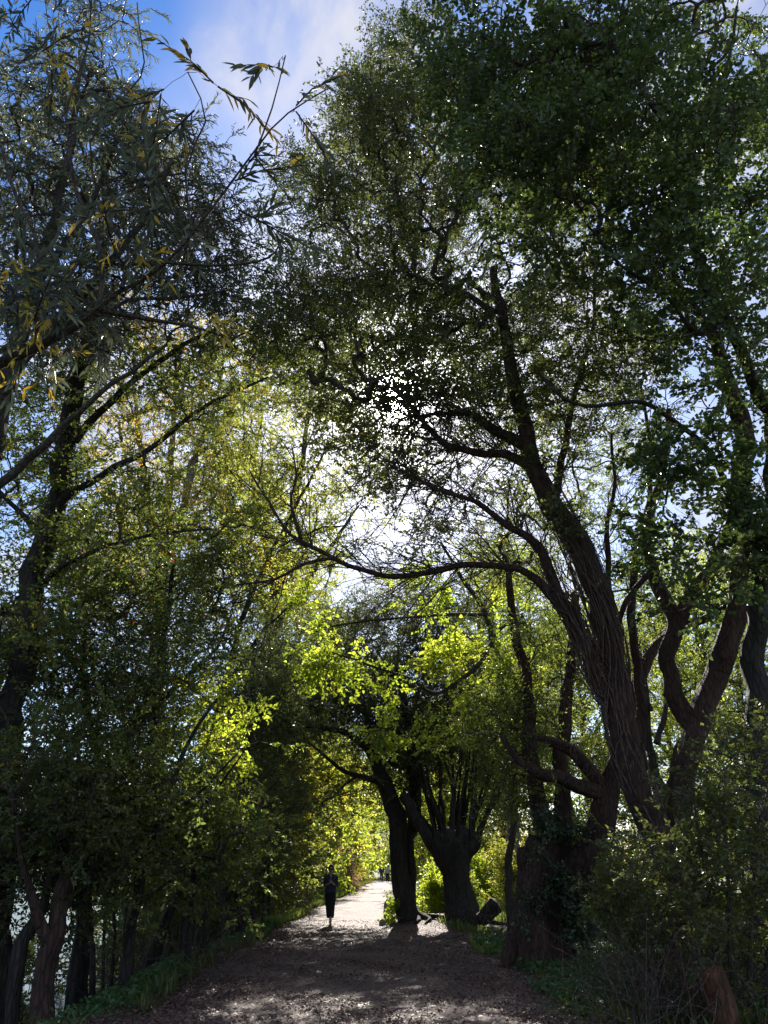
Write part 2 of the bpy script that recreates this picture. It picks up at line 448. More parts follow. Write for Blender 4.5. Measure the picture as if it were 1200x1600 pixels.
# ------------------------------------------------------------------ tree builder
def grow(nodes, nrad, targets, rtip, K=4, up=0.35, cap=0.6):
    """attach every target to the nearest node already there; returns paths (B,K+1,3) and radii"""
    n0 = len(nodes); N_ = len(targets)
    if N_ == 0: return np.zeros((0, K + 1, 3)), np.zeros((0, K + 1)), np.zeros((0, 3))
    tot = n0 + N_ * K
    X = np.empty((tot, 3)); X[:n0] = nodes
    par = np.full(tot, -1); rmax = np.empty(tot); rmax[:n0] = nrad
    d0 = np.array([np.min(np.linalg.norm(nodes - t, axis=1)) for t in targets])
    order = np.argsort(d0 + rng.uniform(0, .3, N_))
    cnt = n0; ids = []; tdir = np.zeros((N_, 3))
    D = np.zeros((tot, 3)); D[:n0, 2] = 1
    for ti in order:
        t = targets[ti]
        dv = t - X[:cnt]; dist = np.linalg.norm(dv, axis=1)
        along = (dv * D[:cnt]).sum(1) / (dist + 1e-6)
        j = int(np.argmin(dist * (1.25 - .25 * along) - .10 * np.minimum(dv[:, 2], 1)))
        p = X[j]; L = dist[j]
        d = D[j] * .5 + (t - p) / (L + 1e-9) * .6 + np.array([0, 0, up * .4])
        d /= np.linalg.norm(d)
        c = p + d * L * .5
        row = [j]
        pp = p
        for k in range(1, K + 1):
            f = k / K
            x = (1 - f) ** 2 * p + 2 * f * (1 - f) * c + f * f * t
            if k < K: x = x + rng.normal(0, .045 * L, 3)
            X[cnt] = x; par[cnt] = row[-1]; D[cnt] = (x - pp) / (np.linalg.norm(x - pp) + 1e-9); pp = x
            row.append(cnt); cnt += 1
        ids.append(row); tdir[ti] = D[cnt - 1]
    num = np.zeros(cnt)
    for i in range(cnt - 1, n0 - 1, -1):
        num[i] = max(num[i], 1) if num[i] else 1
        if par[i] >= 0: num[par[i]] += num[i]
    rad = rtip * np.power(np.maximum(num, 1), .42)
    rad[:n0] = np.minimum(rad[:n0], nrad * cap)
    ids = np.array(ids)
    P_ = X[ids]; Rr = rad[ids]
    Rr[:, 0] = np.minimum(Rr[:, 0], Rr[:, 1] * 1.35)
    for i in range(1, K + 1): Rr[:, i] = np.minimum(Rr[:, i], Rr[:, i - 1])
    return P_, Rr, tdir

def blob_points(blobs, leafL):
    """blobs: (u,v,ru,rv,d0,d1,LAI[,clump]) -> target points"""
    out = []
    for b in blobs:
        u, v, ru, rv, d0, d1, lai = b[:7]
        cs = b[7] if len(b) > 7 else 1.0
        dm = (d0 + d1) / 2; z = ZC(u, v, dm); lp = leafL * FPX / z
        area = math.pi * ru * rv
        n = max(3, int(DENS * lai * area / (NL * lp * lp * .27)))
        nc = max(2, int(n / 13))
        a = rng.uniform(0, 2 * np.pi, nc); r = np.sqrt(rng.uniform(0, 1, nc))
        cu = u + ru * r * np.cos(a); cv = v + rv * r * np.sin(a); cd = rng.uniform(d0, d1, nc)
        c = Pv(cu, cv, cd)
        k = rng.integers(0, nc, n)
        out.append(c[k] + rng.normal(0, 1, (n, 3)) * np.array([.40, .40, .27]) * cs * max(1.0, dm / 16))
    return np.concatenate(out)

def bare_sprays(g, nodes, nr, regions):
    """leafless branching twigs shot from the limbs; regions: (u,v,ru,rv,n,length)"""
    y, z = nodes[:, 1], nodes[:, 2] - CAMZ
    zc = y * CP + z * SP; U = 600 + FPX * nodes[:, 0] / zc; V = 800 - FPX * (z * CP - y * SP) / zc
    tan = np.gradient(nodes, axis=0)
    for (u, v, ru, rv, n, ln) in regions:
        w = np.where((((U - u) / ru) ** 2 + ((V - v) / rv) ** 2 < 1) & (nr < .16))[0]
        if not len(w): continue
        P1 = []; R1 = []; P2 = []; R2 = []
        for _ in range(n):
            i = int(rng.choice(w)); t = tan[i] / (np.linalg.norm(tan[i]) + 1e-9)
            if np.linalg.norm(tan[i]) > 1.5: t = np.array([0, 0, 1.])
            d = t * .7 + rng.normal(0, .55, 3) * np.array([1, .6, 1]) + np.array([0, 0, .12]); d /= np.linalg.norm(d)
            L = ln * rng.uniform(.45, 1.25); q = [nodes[i]]; K = 8; dd = d
            for k in range(K):
                dd = dd + rng.normal(0, .09, 3) + np.array([0, 0, -.02]); dd /= np.linalg.norm(dd); q.append(q[-1] + dd * L / K)
            q = np.array(q); r0 = .0045 + .0055 * L; P1.append(q); R1.append(np.linspace(r0, r0 * .25, K + 1))
            for k in range(2, K):
                for _b in range(2 if rng.uniform() < .5 else 1):
                    sd = (q[k] - q[k - 1]); sd /= np.linalg.norm(sd); e = sd * .8 + rng.normal(0, .5, 3); e /= np.linalg.norm(e)
                    l2 = L * rng.uniform(.15, .5) * (1 - .07 * k); m = q[k] + e * l2 * .5 + rng.normal(0, .03, 3) * l2; x = q[k] + e * l2 + sd * l2 * .15
                    P2.append([q[k], m, x]); R2.append(np.array([.5, .38, .15]) * r0)
                    for _c in range(2):
                        b0 = m if _c else m * .5 + x * .5; e2 = e * .8 + rng.normal(0, .45, 3); x2 = b0 + e2 / np.linalg.norm(e2) * l2 * rng.uniform(.3, .6)
                        P2.append([b0, (b0 + x2) / 2 + rng.normal(0, .015, 3), x2]); R2.append(np.array([.3, .22, .12]) * r0)
        batch_tubes(g, np.array(P1), np.array(R1), 4); batch_tubes(g, np.array(P2), np.array(R2), 3)

TREES = {}
DENS = 1.45
def tree(name, label, cat, base, limbs, blobs, leaf, kind='broad', leafL=.075, bark='dark', group=None, extra=None,
         rtip=.006, world=None, keep=1.0, min_ground=True, droop=0.0, sparse_twigs=None, rough=.09):
    """base: world point; limbs: list of lists of (u,v,d,width_px); extra: parent -> more parts"""
    base = np.array(base, float)
    root = empty(name, base, label, cat, group)
    g = Geo(); nodes = []; nr = []
    for li, lb in enumerate(limbs):
        if isinstance(lb, dict): pts, rad, fl = lb['pts'], lb['rad'], lb.get('flare', 0)
        else:
            pts = np.array([P(*q[:3]) for q in lb]); rad = np.array([q[3] / 2 * ZC(*q[:3]) / FPX for q in lb]); fl = 0
            if li == 0: fl = .45
        c, r = bark_tube(g, pts, rad, flare=fl, rough=rough, sides=22 if max(rad) > .08 else 10, step=.12 if max(rad) > .08 else .2)
        st = max(1, len(c) // 24)
        a0 = int(len(c) * (.30 if li == 0 else .1))
        nodes.append(c[a0::st]); nr.append(r[a0::st])
    g.out('trunk', BK[bark], root, base)
    nodes = np.concatenate(nodes); nr = np.concatenate(nr)
    if sparse_twigs:
        g2 = Geo(); bare_sprays(g2, nodes, nr, sparse_twigs)
        g2.out('bare_twigs', BK['twig'], root, base)
    if blobs or world:
        T = []
        if blobs: T.append(blob_points(blobs, leafL))
        if world: T += world
        T = np.concatenate(T) if len(T) > 1 else T[0]
        gz = ground_z(T[:, 0], T[:, 1])
        T = T[T[:, 2] > np.maximum(gz, -1.0) + .15]
        pp, rr, td = grow(nodes, nr, T, rtip)
        g3 = Geo(); batch_tubes(g3, pp, rr, 4)
        dirs = td + rng.normal(0, .45, td.shape) + np.array([0, 0, -droop])
        V, Q, RN, TP, TR = sprays(T, dirs, leafL, kind, keep=keep)
        batch_tubes(g3, TP, np.stack((TR, TR * .8, TR * .35), 1), 3)
        g3.out('branches', BK['twig'], root, base)
        build('crown', V, [Q], LM[leaf], root, rnd=RN, base=base)
    if extra: extra(root, base)
    TREES[name] = root
    return root

def gpt(u, d, dz=0.0):
    """ground point under photo column u at distance d"""
    x = 0.0
    for _ in range(6):
        z = float(ground_z(np.array(x), np.array(d)))
        b = ((z - CAMZ) * CP - d * SP) / (d * CP + (z - CAMZ) * SP)
        x = (u - 600) / FPX * d / (CP - b * SP)
    return np.array((x, d, z + dz))
def vof(p):
    y, z = p[1], p[2] - CAMZ
    return 800 - FPX * (z * CP - y * SP) / (y * CP + z * SP)

def LB(pts, flare=0.0, z=-0.12, wide=1.0):
    """limb from entries ('g',u,d,width_px) on the ground or (u,v,d,width_px) in the air"""
    p = []; r = []
    for q in pts:
        if q[0] == 'g':
            x = gpt(q[1], q[2]); v = vof(x); x[2] += z
            p.append(x); r.append(q[3] / 2 * ZC(q[1], v, q[2]) / FPX)
        else:
            p.append(P(*q[:3])); r.append(q[3] / 2 * ZC(*q[:3]) / FPX)
    return {'pts': np.array(p), 'rad': np.array(r) * wide, 'flare': flare}

# ================================================================== SETTING
def ground_mat():
    m, t = newmat('earth_with_leaf_litter')
    tcn = N(t, 'ShaderNodeTexCoord')
    n1 = N(t, 'ShaderNodeTexNoise'); n1.inputs['Scale'].default_value = 14; n1.inputs['Detail'].default_value = 10; n1.inputs['Roughness'].default_value = .7
    n2 = N(t, 'ShaderNodeTexNoise'); n2.inputs['Scale'].default_value = .5; n2.inputs['Detail'].default_value = 4
    for n in (n1, n2): t.links.new(tcn.outputs['Object'], n.inputs['Vector'])
    c1 = ramp(t, n1.outputs['Fac'], [(.3, (.045, .032, .024)), (.55, (.10, .07, .05)), (.75, (.17, .125, .09))])
    c2 = ramp(t, n1.outputs['Fac'], [(.3, (.03, .05, .018)), (.6, (.07, .11, .03)), (.8, (.12, .15, .05))])
    f = ramp(t, n2.outputs['Fac'], [(.42, (0, 0, 0)), (.6, (1, 1, 1))])
    mx = N(t, 'ShaderNodeMixRGB'); t.links.new(f.outputs[0], mx.inputs[0]); t.links.new(c1.outputs[0], mx.inputs[1]); t.links.new(c2.outputs[0], mx.inputs[2])
    pb = N(t, 'ShaderNodeBsdfPrincipled'); pb.inputs['Roughness'].default_value = .9
    t.links.new(mx.outputs[0], pb.inputs['Base Color'])
    bp = N(t, 'ShaderNodeBump'); bp.inputs['Strength'].default_value = .8; bp.inputs['Distance'].default_value = .06
    t.links.new(n1.outputs['Fac'], bp.inputs['Height']); t.links.new(bp.outputs[0], pb.inputs['Normal'])
    o = N(t, 'ShaderNodeOutputMaterial'); t.links.new(pb.outputs[0], o.inputs[0])
    return m
def path_mat():
    m, t = newmat('wood_chip_and_gravel_path')
    tcn = N(t, 'ShaderNodeTexCoord')
    vo = N(t, 'ShaderNodeTexVoronoi'); vo.inputs['Scale'].default_value = 26
    vo2 = N(t, 'ShaderNodeTexVoronoi'); vo2.inputs['Scale'].default_value = 62
    n2 = N(t, 'ShaderNodeTexNoise'); n2.inputs['Scale'].default_value = 1.1; n2.inputs['Detail'].default_value = 6
    n3 = N(t, 'ShaderNodeTexNoise'); n3.inputs['Scale'].default_value = 90; n3.inputs['Detail'].default_value = 3
    for n in (vo, vo2, n2, n3): t.links.new(tcn.outputs['Object'], n.inputs['Vector'])
    sep = N(t, 'ShaderNodeSeparateColor'); t.links.new(vo.outputs['Color'], sep.inputs[0])
    sep2 = N(t, 'ShaderNodeSeparateColor'); t.links.new(vo2.outputs['Color'], sep2.inputs[0])
    a = ramp(t, sep.outputs[0], [(0, (.06, .036, .030)), (.35, (.135, .085, .070)), (.7, (.21, .145, .125)), (1, (.36, .29, .27))])
    b = ramp(t, sep2.outputs[0], [(0, (.09, .058, .050)), (.5, (.18, .130, .115)), (1, (.33, .27, .26))])
    mx = N(t, 'ShaderNodeMixRGB'); t.links.new(sep2.outputs[1], mx.inputs[0]); t.links.new(a.outputs[0], mx.inputs[1]); t.links.new(b.outputs[0], mx.inputs[2])
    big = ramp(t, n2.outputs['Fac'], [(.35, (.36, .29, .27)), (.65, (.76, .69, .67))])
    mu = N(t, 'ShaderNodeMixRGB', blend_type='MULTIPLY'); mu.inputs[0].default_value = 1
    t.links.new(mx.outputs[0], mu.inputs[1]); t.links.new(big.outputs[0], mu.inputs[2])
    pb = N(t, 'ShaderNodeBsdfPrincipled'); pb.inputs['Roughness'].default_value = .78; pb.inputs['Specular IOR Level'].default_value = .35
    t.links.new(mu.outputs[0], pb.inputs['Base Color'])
    ad = N(t, 'ShaderNodeMath', operation='ADD'); t.links.new(sep.outputs[2], ad.inputs[0]); t.links.new(n3.outputs['Fac'], ad.inputs[1])
    bp = N(t, 'ShaderNodeBump'); bp.inputs['Strength'].default_value = .7; bp.inputs['Distance'].default_value = .02
    t.links.new(ad.outputs[0], bp.inputs['Height']); t.links.new(bp.outputs[0], pb.inputs['Normal'])
    o = N(t, 'ShaderNodeOutputMaterial'); t.links.new(pb.outputs[0], o.inputs[0])
    return m
def water_mat():
    m, t = newmat('lake_water')
    tcn = N(t, 'ShaderNodeTexCoord')
    n1 = N(t, 'ShaderNodeTexNoise'); n1.inputs['Scale'].default_value = 5; n1.inputs['Detail'].default_value = 5
    t.links.new(tcn.outputs['Object'], n1.inputs['Vector'])
    pb = N(t, 'ShaderNodeBsdfPrincipled'); pb.inputs['Base Color'].default_value = (.03, .04, .04, 1); pb.inputs['Roughness'].default_value = .06
    pb.inputs['IOR'].default_value = 1.33; pb.inputs['Specular IOR Level'].default_value = .5
    bp = N(t, 'ShaderNodeBump'); bp.inputs['Strength'].default_value = .5; bp.inputs['Distance'].default_value = .05
    t.links.new(n1.outputs['Fac'], bp.inputs['Height']); t.links.new(bp.outputs[0], pb.inputs['Normal'])
    o = N(t, 'ShaderNodeOutputMaterial'); t.links.new(pb.outputs[0], o.inputs[0])
    return m
def grid(xs, ys, zf):
    X, Y = np.meshgrid(xs, ys); Z = zf(X, Y)
    v = np.stack((X, Y, Z), 2).reshape(-1, 3); w = len(xs)
    i = np.arange(len(ys) - 1)[:, None] * w + np.arange(w - 1)[None, :]
    return v, np.stack((i, i + 1, i + w + 1, i + w), -1).reshape(-1, 4)
xs = np.concatenate((np.linspace(-900, -170, 8), np.linspace(-165, -20, 30), np.linspace(-18, 18, 181), np.linspace(20, 60, 21), np.linspace(80, 900, 10)))
ys = np.concatenate((np.linspace(-300, -10, 8), np.linspace(-6, 60, 265), np.linspace(61, 140, 60), np.linspace(150, 1500, 14)))
def gz_low(X, Y):
    z = ground_z(X, Y)
    inside = sstep(0, .35, X - left_edge(Y)) * sstep(0, .35, right_edge(Y) - X) * (Y < 125)
    return z - .06 * inside
v, q = grid(xs, ys, gz_low)
tag(build('ground', v, [q], ground_mat(), smooth=True), kind='structure')
# the path: its own sheet with an irregular edge
py = np.arange(2, 120, .25); nx = 22
pv = []
for y in py:
    a = float(left_edge(y)) + .10 * math.sin(y * 3.1) + rng.uniform(-.05, .05); b = float(right_edge(y)) + .10 * math.sin(y * 2.7 + 2) + rng.uniform(-.05, .05)
    x = np.linspace(a, b, nx); e = np.minimum(np.arange(nx), np.arange(nx)[::-1])
    z = ground_z(x, np.full(nx, y)) + np.where(e == 0, -.03, .012) + .006 * np.sin(x * 9 + y * 7)
    pv.append(np.stack((x, np.full(nx, y), z), 1))
i = np.arange(len(py) - 1)[:, None] * nx + np.arange(nx - 1)[None, :]
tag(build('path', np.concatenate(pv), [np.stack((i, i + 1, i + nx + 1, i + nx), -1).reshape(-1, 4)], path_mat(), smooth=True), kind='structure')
# gravel strip added for the bright patch between the trunks on the right
def clr(X, Y): return ground_z(X, Y) + .03
sv = []
for y in np.arange(31, 56, .5):
    c = 5.1 + (y - 31) * .06; x = np.linspace(c - 1.5 + .2 * math.sin(y), c + 1.6 + .2 * math.sin(y * 1.3), 9)
    sv.append(np.stack((x, np.full(9, y), ground_z(x, np.full(9, y)) + .03), 1))
n_ = len(sv); i = np.arange(n_ - 1)[:, None] * 9 + np.arange(8)[None, :]
tag(build('bright_gravel_patch', np.concatenate(sv), [np.stack((i, i + 1, i + 10, i + 9), -1).reshape(-1, 4)], bpy.data.materials['wood_chip_and_gravel_path'], smooth=True), kind='structure')
v, q = grid(np.linspace(-320, -4.2, 4), np.linspace(-30, 700, 6), lambda X, Y: X * 0 - 1.0)
tag(build('lake_water', v, [q], water_mat()), kind='structure')

# scatter helpers -----------------------------------------------------------
def scatter_leaves(name, pts, size, mat, kind='stuff', tilt=.35, lift=.01, wr=.6, nrm=None):
    n = len(pts)
    yaw = rng.uniform(0, 6.283, n); sz = size * rng.uniform(.6, 1.3, n)
    d = np.stack((np.cos(yaw), np.sin(yaw), rng.normal(0, tilt, n)), 1); d /= np.linalg.norm(d, axis=1, keepdims=True)
    up = np.array([[0, 0, 1.]]) + rng.normal(0, tilt, (n, 3)); s = np.cross(up, d); s /= np.linalg.norm(s, axis=1, keepdims=True); u = np.cross(d, s)
    M = np.stack((d, s, u), 2); L = leaf_shape(1, wr, .12)
    V = np.einsum('nij,vj->nvi', M, L) * sz[:, None, None] + pts[:, None, :] + np.array([0, 0, lift])
    i = np.arange(n)[:, None] * 6
    Q = np.concatenate((i + np.array([[0, 1, 2, 3]]), i + np.array([[0, 3, 4, 5]])))
    r = rng.uniform(0, 1, n)
    return tag(build(name, V.reshape(-1, 3), [Q], mat, rnd=np.concatenate((r, r))), kind=kind)
def on_ground(n, x0, x1, y0, y1, fy=1.6):
    f = rng.uniform(0, 1, n) ** fy
    y = y0 + (y1 - y0) * f; x = rng.uniform(x0, x1, n)
    return x, y
def gpts(x, y, dz=0.015): return np.stack((x, y, ground_z(x, y) + dz), 1)
x, y = on_ground(75000, -4.6, 5.2, 8.5, 27)
k = (wob(x, y, 1.3, 2.0) + rng.normal(0, .5, len(x)) + 1.1 * sstep(-1.6, -3.2, x) + .9 * sstep(.6, 2.4, x) > .15) & (x > left_edge(y) - 1.0)
scatter_leaves('leaf_litter', gpts(x[k], y[k]), .045, LM['litter'])
x, y = on_ground(26000, -3.2, 2.6, 8.5, 24)
scatter_leaves('wood_chips', gpts(x, y, .012), .026, leaf_mat('wood_chip', [(0, (.07, .05, .045)), (.6, (.14, .10, .09)), (1, (.30, .24, .22))], .0, 1, 1, .6), wr=.35, tilt=.2)
# green ground cover on the right verge and left bank
x = rng.uniform(1.7, 7.5, 46000); y = rng.uniform(9.2, 21, 46000)
k = (x > right_edge(y) + .0 + .35 * wob(x, y, 1.5, 0)) & (wob(x, y, .9, 1.5) + rng.normal(0, .35, len(x)) > -.25)
scatter_leaves('ground_cover_leaves', gpts(x[k], y[k], .0) + np.stack((0 * x[k], 0 * x[k], rng.uniform(.02, .16, k.sum())), 1), .055, LM['ground'], tilt=.4, wr=.8)
x = rng.uniform(-6.2, -2.9, 36000); y = rng.uniform(8.5, 27, 36000)
k = (x < left_edge(y) - .15 + .3 * wob(x, y, 1.1, .4)) & (wob(x, y, .8, 3.5) + rng.normal(0, .35, len(x)) > -.15)
scatter_leaves('bank_undergrowth_leaves', gpts(x[k], y[k], 0) + np.stack((0 * x[k], 0 * x[k], rng.uniform(.02, .22, k.sum())), 1), .06, LM['ground'], tilt=.5, wr=.7)
def grass(name, x, y, h0, h1, mat, w=.012):
    n = len(x); p = gpts(x, y, -.01); h = rng.uniform(h0, h1, n); yaw = rng.uniform(0, 6.283, n)
    s = np.stack((np.cos(yaw), np.sin(yaw), 0 * yaw), 1) * (w * (1 + y / 25))[:, None]
    b = np.stack((rng.normal(0, .3, n) * h, rng.normal(0, .3, n) * h, h), 1)
    m = np.stack((b[:, 0] * .35, b[:, 1] * .35, h * .62), 1)
    V = np.stack((p - s, p + s, p + m + s * .7, p + m - s * .7, p + b), 1)
    i = np.arange(n)[:, None] * 5
    r = rng.uniform(0, 1, n)
    return tag(build(name, V.reshape(-1, 3), [i + np.array([[0, 1, 2, 3]]), i + np.array([[3, 2, 4]])], mat, rnd=np.concatenate((r, r))), kind='stuff')
# grass strip along the lit left edge of the path
n = 42000; y = 24 + 66 * rng.uniform(0, 1, n) ** 1.5; x = left_edge(y) + .1 - rng.uniform(0, 1, n) ** 1.2 * (1.3 + .25 * wob(y, y, .6, 0))
grass('verge_grass', x, y, .06, .30, LM['grass'])
x = rng.uniform(2.6, 16, 42000); y = rng.uniform(26.5, 58, 42000)
k = (np.abs(x - (5.1 + (y - 31) * .06)) > 1.3) | (y < 31)
grass('woodland_floor_grass', x[k], y[k], .12, .55, LM['grass'], .016)
x = rng.uniform(1.5, 6.5, 9000); y = rng.uniform(17, 25, 9000)
k = (x > right_edge(y) - .2) & (wob(x, y, 1.2, .7) > -.1)
grass('shady_verge_grass', x[k], y[k], .05, .22, LM['grass'])

x = rng.uniform(-6.0, -2.8, 16000); y = rng.uniform(8.5, 26, 16000)
k = (x < left_edge(y) + .1 * wob(x, y, 2, 1)) & (wob(x, y, 1.0, 5.7) > -.15)
grass('bank_grass', x[k], y[k], .06, .24, LM['dark'])
x = rng.uniform(2.1, 7.5, 9000); y = rng.uniform(9, 17, 9000)
k = (x > right_edge(y) + .1) & (wob(x, y, 1.1, 4.1) > .1)
grass('right_bank_grass', x[k], y[k], .06, .24, LM['dark'])
# ================================================================== TREES, RIGHT
def vines(pts, rad, n, d_off=.02, name='climbing_stems', loose=.0):
    """old climber stems wound over a trunk"""
    def f(root, base):
        c = catmull(np.hstack((pts, rad[:, None])), 14); p = c[:, :3]; r = c[:, 3]
        t = np.gradient(p, axis=0); t /= np.linalg.norm(t, axis=1, keepdims=True)
        u = np.cross(t, [0.2, 1, .1]); u /= np.linalg.norm(u, axis=1, keepdims=True); w = np.cross(t, u)
        g = Geo(); K = len(p)
        for _ in range(n):
            L = int(rng.integers(18, min(60, K))); s0 = int(rng.integers(0, K - L)); idx = np.arange(s0, s0 + L)
            a = rng.uniform(0, 6.28) + np.cumsum(np.convolve(rng.normal(rng.normal(0, .035), .12, L), np.ones(7) / 7, 'same'))
            rr = r[idx] * (1.07 + rng.uniform(0, .10)) + d_off + loose * np.abs(np.cumsum(rng.normal(0, .012, L)))
            q = p[idx] + (np.cos(a)[:, None] * u[idx] + np.sin(a)[:, None] * w[idx]) * rr[:, None]
            rad_ = rng.uniform(.006, .020) * np.linspace(1, .4, L)
            batch_tubes(g, q[None], rad_[None], 5)
        g.out(name, BK['vine'], root, base)
    return f

r1 = LB([('g', 1070, 13, 84), (1060, 1390, 13, 70), (1042, 1335, 13, 60), (1012, 1270, 12.9, 54), (985, 1195, 12.8, 58), (965, 1110, 12.7, 57), (950, 985, 12.6, 55), (910, 875, 12.5, 52), (868, 790, 12.5, 46), (828, 715, 12.5, 38), (808, 620, 12.5, 30), (790, 520, 12.4, 22), (770, 420, 12.3, 15)], .35)
r1b = LB([(968, 1120, 12.7, 40), (930, 1050, 12.6, 36), (900, 975, 12.5, 34), (872, 925, 12.4, 30), (845, 860, 12.4, 22), (790, 820, 12.3, 15), (750, 790, 12.2, 12), (700, 768, 12.1, 9), (655, 748, 12, 7), (610, 712, 12, 4)])
arch = LB([(900, 985, 12.5, 24), (860, 925, 12.3, 18), (825, 897, 12.2, 14), (795, 886, 12.1, 12), (735, 880, 12, 12), (690, 887, 11.9, 11), (630, 901, 11.8, 10), (575, 894, 11.7, 9), (520, 872, 11.7, 8), (470, 842, 11.6, 7), (440, 815, 11.6, 5), (410, 770, 11.6, 4), (390, 735, 11.6, 2.5)])
arch2 = LB([(522, 872, 11.7, 6), (480, 880, 11.5, 5), (430, 905, 11.4, 4), (370, 915, 11.3, 2.5)])
arch3 = LB([(470, 842, 11.6, 6), (455, 790, 11.6, 5), (462, 740, 11.6, 3), (455, 700, 11.6, 2)])
sunb = LB([(842, 735, 12.5, 26), (800, 715, 12.4, 17), (745, 705, 12.3, 14), (690, 690, 12.2, 12), (665, 662, 12.2, 9), (635, 625, 12.1, 6), (590, 590, 12.1, 3)])
sunb2 = LB([(830, 700, 12.5, 28), (775, 672, 12.4, 22), (742, 650, 12.3, 16), (690, 645, 12.3, 9), (640, 650, 12.3, 4)])
s2 = LB([(1058, 1320, 13.1, 50), (1064, 1260, 13.1, 46), (1076, 1185, 13, 46), (1092, 1120, 13, 48), (1122, 1045, 12.9, 48), (1145, 975, 12.8, 46), (1157, 915, 12.7, 44), (1165, 850, 12.6, 42), (1161, 770, 12.5, 38), (1163, 680, 12.4, 36), (1140, 610, 12.3, 34), (1122, 540, 12.2, 26), (1105, 450, 12, 20), (1085, 380, 11.8, 16), (1065, 300, 11.6, 13), (1040, 200, 11.4, 10)])
s3 = LB([(1092, 1150, 13, 30), (1062, 1105, 13.1, 32), (1047, 1040, 13.2, 28), (1058, 985, 13.2, 28), (1042, 935, 13.3, 26), (1022, 890, 13.3, 22), (1011, 840, 13.4, 22), (1020, 785, 13.5, 18), (1034, 740, 13.5, 13), (1045, 640, 13.6, 9)])
s4 = LB([(1055, 990, 13.2, 22), (1080, 930, 13, 20), (1102, 900, 12.9, 17), (1128, 850, 12.8, 14), (1150, 780, 12.6, 9)])
s5 = LB([(1062, 975, 13.2, 13), (1090, 972, 13.1, 12), (1120, 955, 13, 12), (1150, 930, 12.9, 12)])
sunb['rad'] *= .82; sunb2['rad'] *= .75; arch['rad'] *= .85; r1['rad'][2:] *= .73; r1b['rad'] *= .66; s2['rad'] *= .74; s3['rad'] *= .9
r1pts, r1rad = r1['pts'][2:10], r1['rad'][2:10]
s6 = LB([(1000, 1230, 13.4, 16), (1003, 1120, 13.6, 15), (995, 1040, 13.8, 14), (985, 960, 14, 13), (995, 880, 14.2, 11), (1012, 800, 14.4, 9), (1015, 700, 14.5, 6), (1000, 600, 14.6, 4)])
s7 = LB([(950, 985, 12.6, 12), (952, 900, 12.7, 9), (948, 830, 12.8, 8), (960, 760, 12.9, 6), (955, 680, 13, 4)])
s8 = LB([(1020, 890, 13.3, 10), (985, 930, 13.2, 9), (965, 975, 13.1, 8)])
s9 = LB([(868, 790, 12.5, 14), (880, 700, 12.6, 11), (900, 610, 12.7, 8), (925, 520, 12.8, 6), (930, 430, 12.9, 4)])
s10 = LB([(1122, 540, 12.2, 14), (1095, 500, 12.3, 11), (1050, 430, 12.4, 8), (1010, 380, 12.5, 5)])
def r1extra(root, base):
    vines(r1pts, r1rad, 70, .006, loose=.25)(root, base)
    vines(r1b['pts'][:5], r1b['rad'][:5], 50, .01, 'tangled_stems', 1.6)(root, base)
tree('twin_stemmed_willow', 'large leaning twin stemmed tree wound with pale dead climber stems, right of the path', 'tree', gpt(1075, 13),
     [r1, r1b, arch, arch2, arch3, sunb, sunb2, s2, s3, s4, s5, s6, s7, s8, s9, s10],
     [(760, 330, 190, 190, 12, 16, 1.7), (610, 330, 110, 170, 12, 15.5, 2.0), (560, 200, 55, 75, 13, 15, 2.2, .6), (560, 580, 140, 70, 12, 15, 1.3), (470, 540, 80, 60, 12, 15, 1.3), (650, 565, 120, 55, 12, 14.5, 1.2), (590, 700, 90, 50, 12, 14, .8), (740, 700, 90, 50, 12, 13.5, .8, .7), (640, 110, 70, 90, 12, 15, 2.2, .8), (600, 500, 130, 80, 12.5, 16, 1.2),
      (740, 540, 150, 90, 12, 15, 1.9), (900, 560, 110, 110, 12, 15, 1.2), (700, 620, 100, 45, 12, 14, 1.0), (420, 470, 80, 80, 12, 15, 1.3, .8), (660, 770, 130, 90, 12, 14, .55, .8), (820, 650, 90, 60, 11.5, 13, 1.5), (480, 330, 70, 80, 13, 16, 1.9, .8), (500, 440, 80, 60, 13, 16, 1.7, .8),
      (530, 620, 70, 60, 12.5, 15, .8), (720, 770, 110, 70, 12, 13.5, .30, .8), (660, 840, 120, 40, 11.6, 13, .25, .8), (1000, 600, 90, 90, 12, 15, 1.5), (880, 770, 60, 60, 11.5, 12.5, .8, .5)],
     'dark', 'small', .082, 'red', sparse_twigs=[(700, 790, 190, 120, 150, 1.7), (640, 880, 240, 60, 60, 1.2), (540, 840, 180, 150, 50, 1.2), (700, 680, 150, 60, 90, 1.5), (980, 850, 130, 150, 40, 1.5), (900, 620, 150, 130, 36, 1.5), (1130, 700, 90, 250, 26, 1.3), (850, 900, 70, 100, 34, 1.1)], extra=r1extra)

# far right tree whose crown hangs over the top right of the view
r3 = LB([('g', 1195, 11.5, 75), (1190, 1330, 11.5, 44), (1186, 1220, 11.5, 38), (1180, 1120, 11.5, 36), (1172, 1030, 11.5, 34), (1188, 940, 11.4, 30), (1195, 850, 11.2, 26), (1205, 760, 11, 24), (1212, 660, 10.6, 24), (1195, 620, 10.3, 20), (1160, 555, 9.8, 17), (1135, 500, 9.4, 15), (1100, 440, 9, 12), (1068, 330, 8.7, 11), (1062, 250, 8.4, 10), (1035, 190, 8.1, 9), (990, 120, 7.8, 8), (960, 80, 7.6, 6), (930, 15, 7.4, 4)], .4)
r3b = LB([(1065, 300, 8.6, 9), (1082, 240, 8.5, 8), (1110, 170, 8.3, 7), (1140, 90, 8, 5), (1150, 10, 7.8, 4)])
r3c = LB([(1135, 500, 9.4, 10), (1085, 520, 9.2, 8), (1040, 460, 8.9, 6), (970, 415, 8.7, 5), (915, 350, 8.5, 4)])
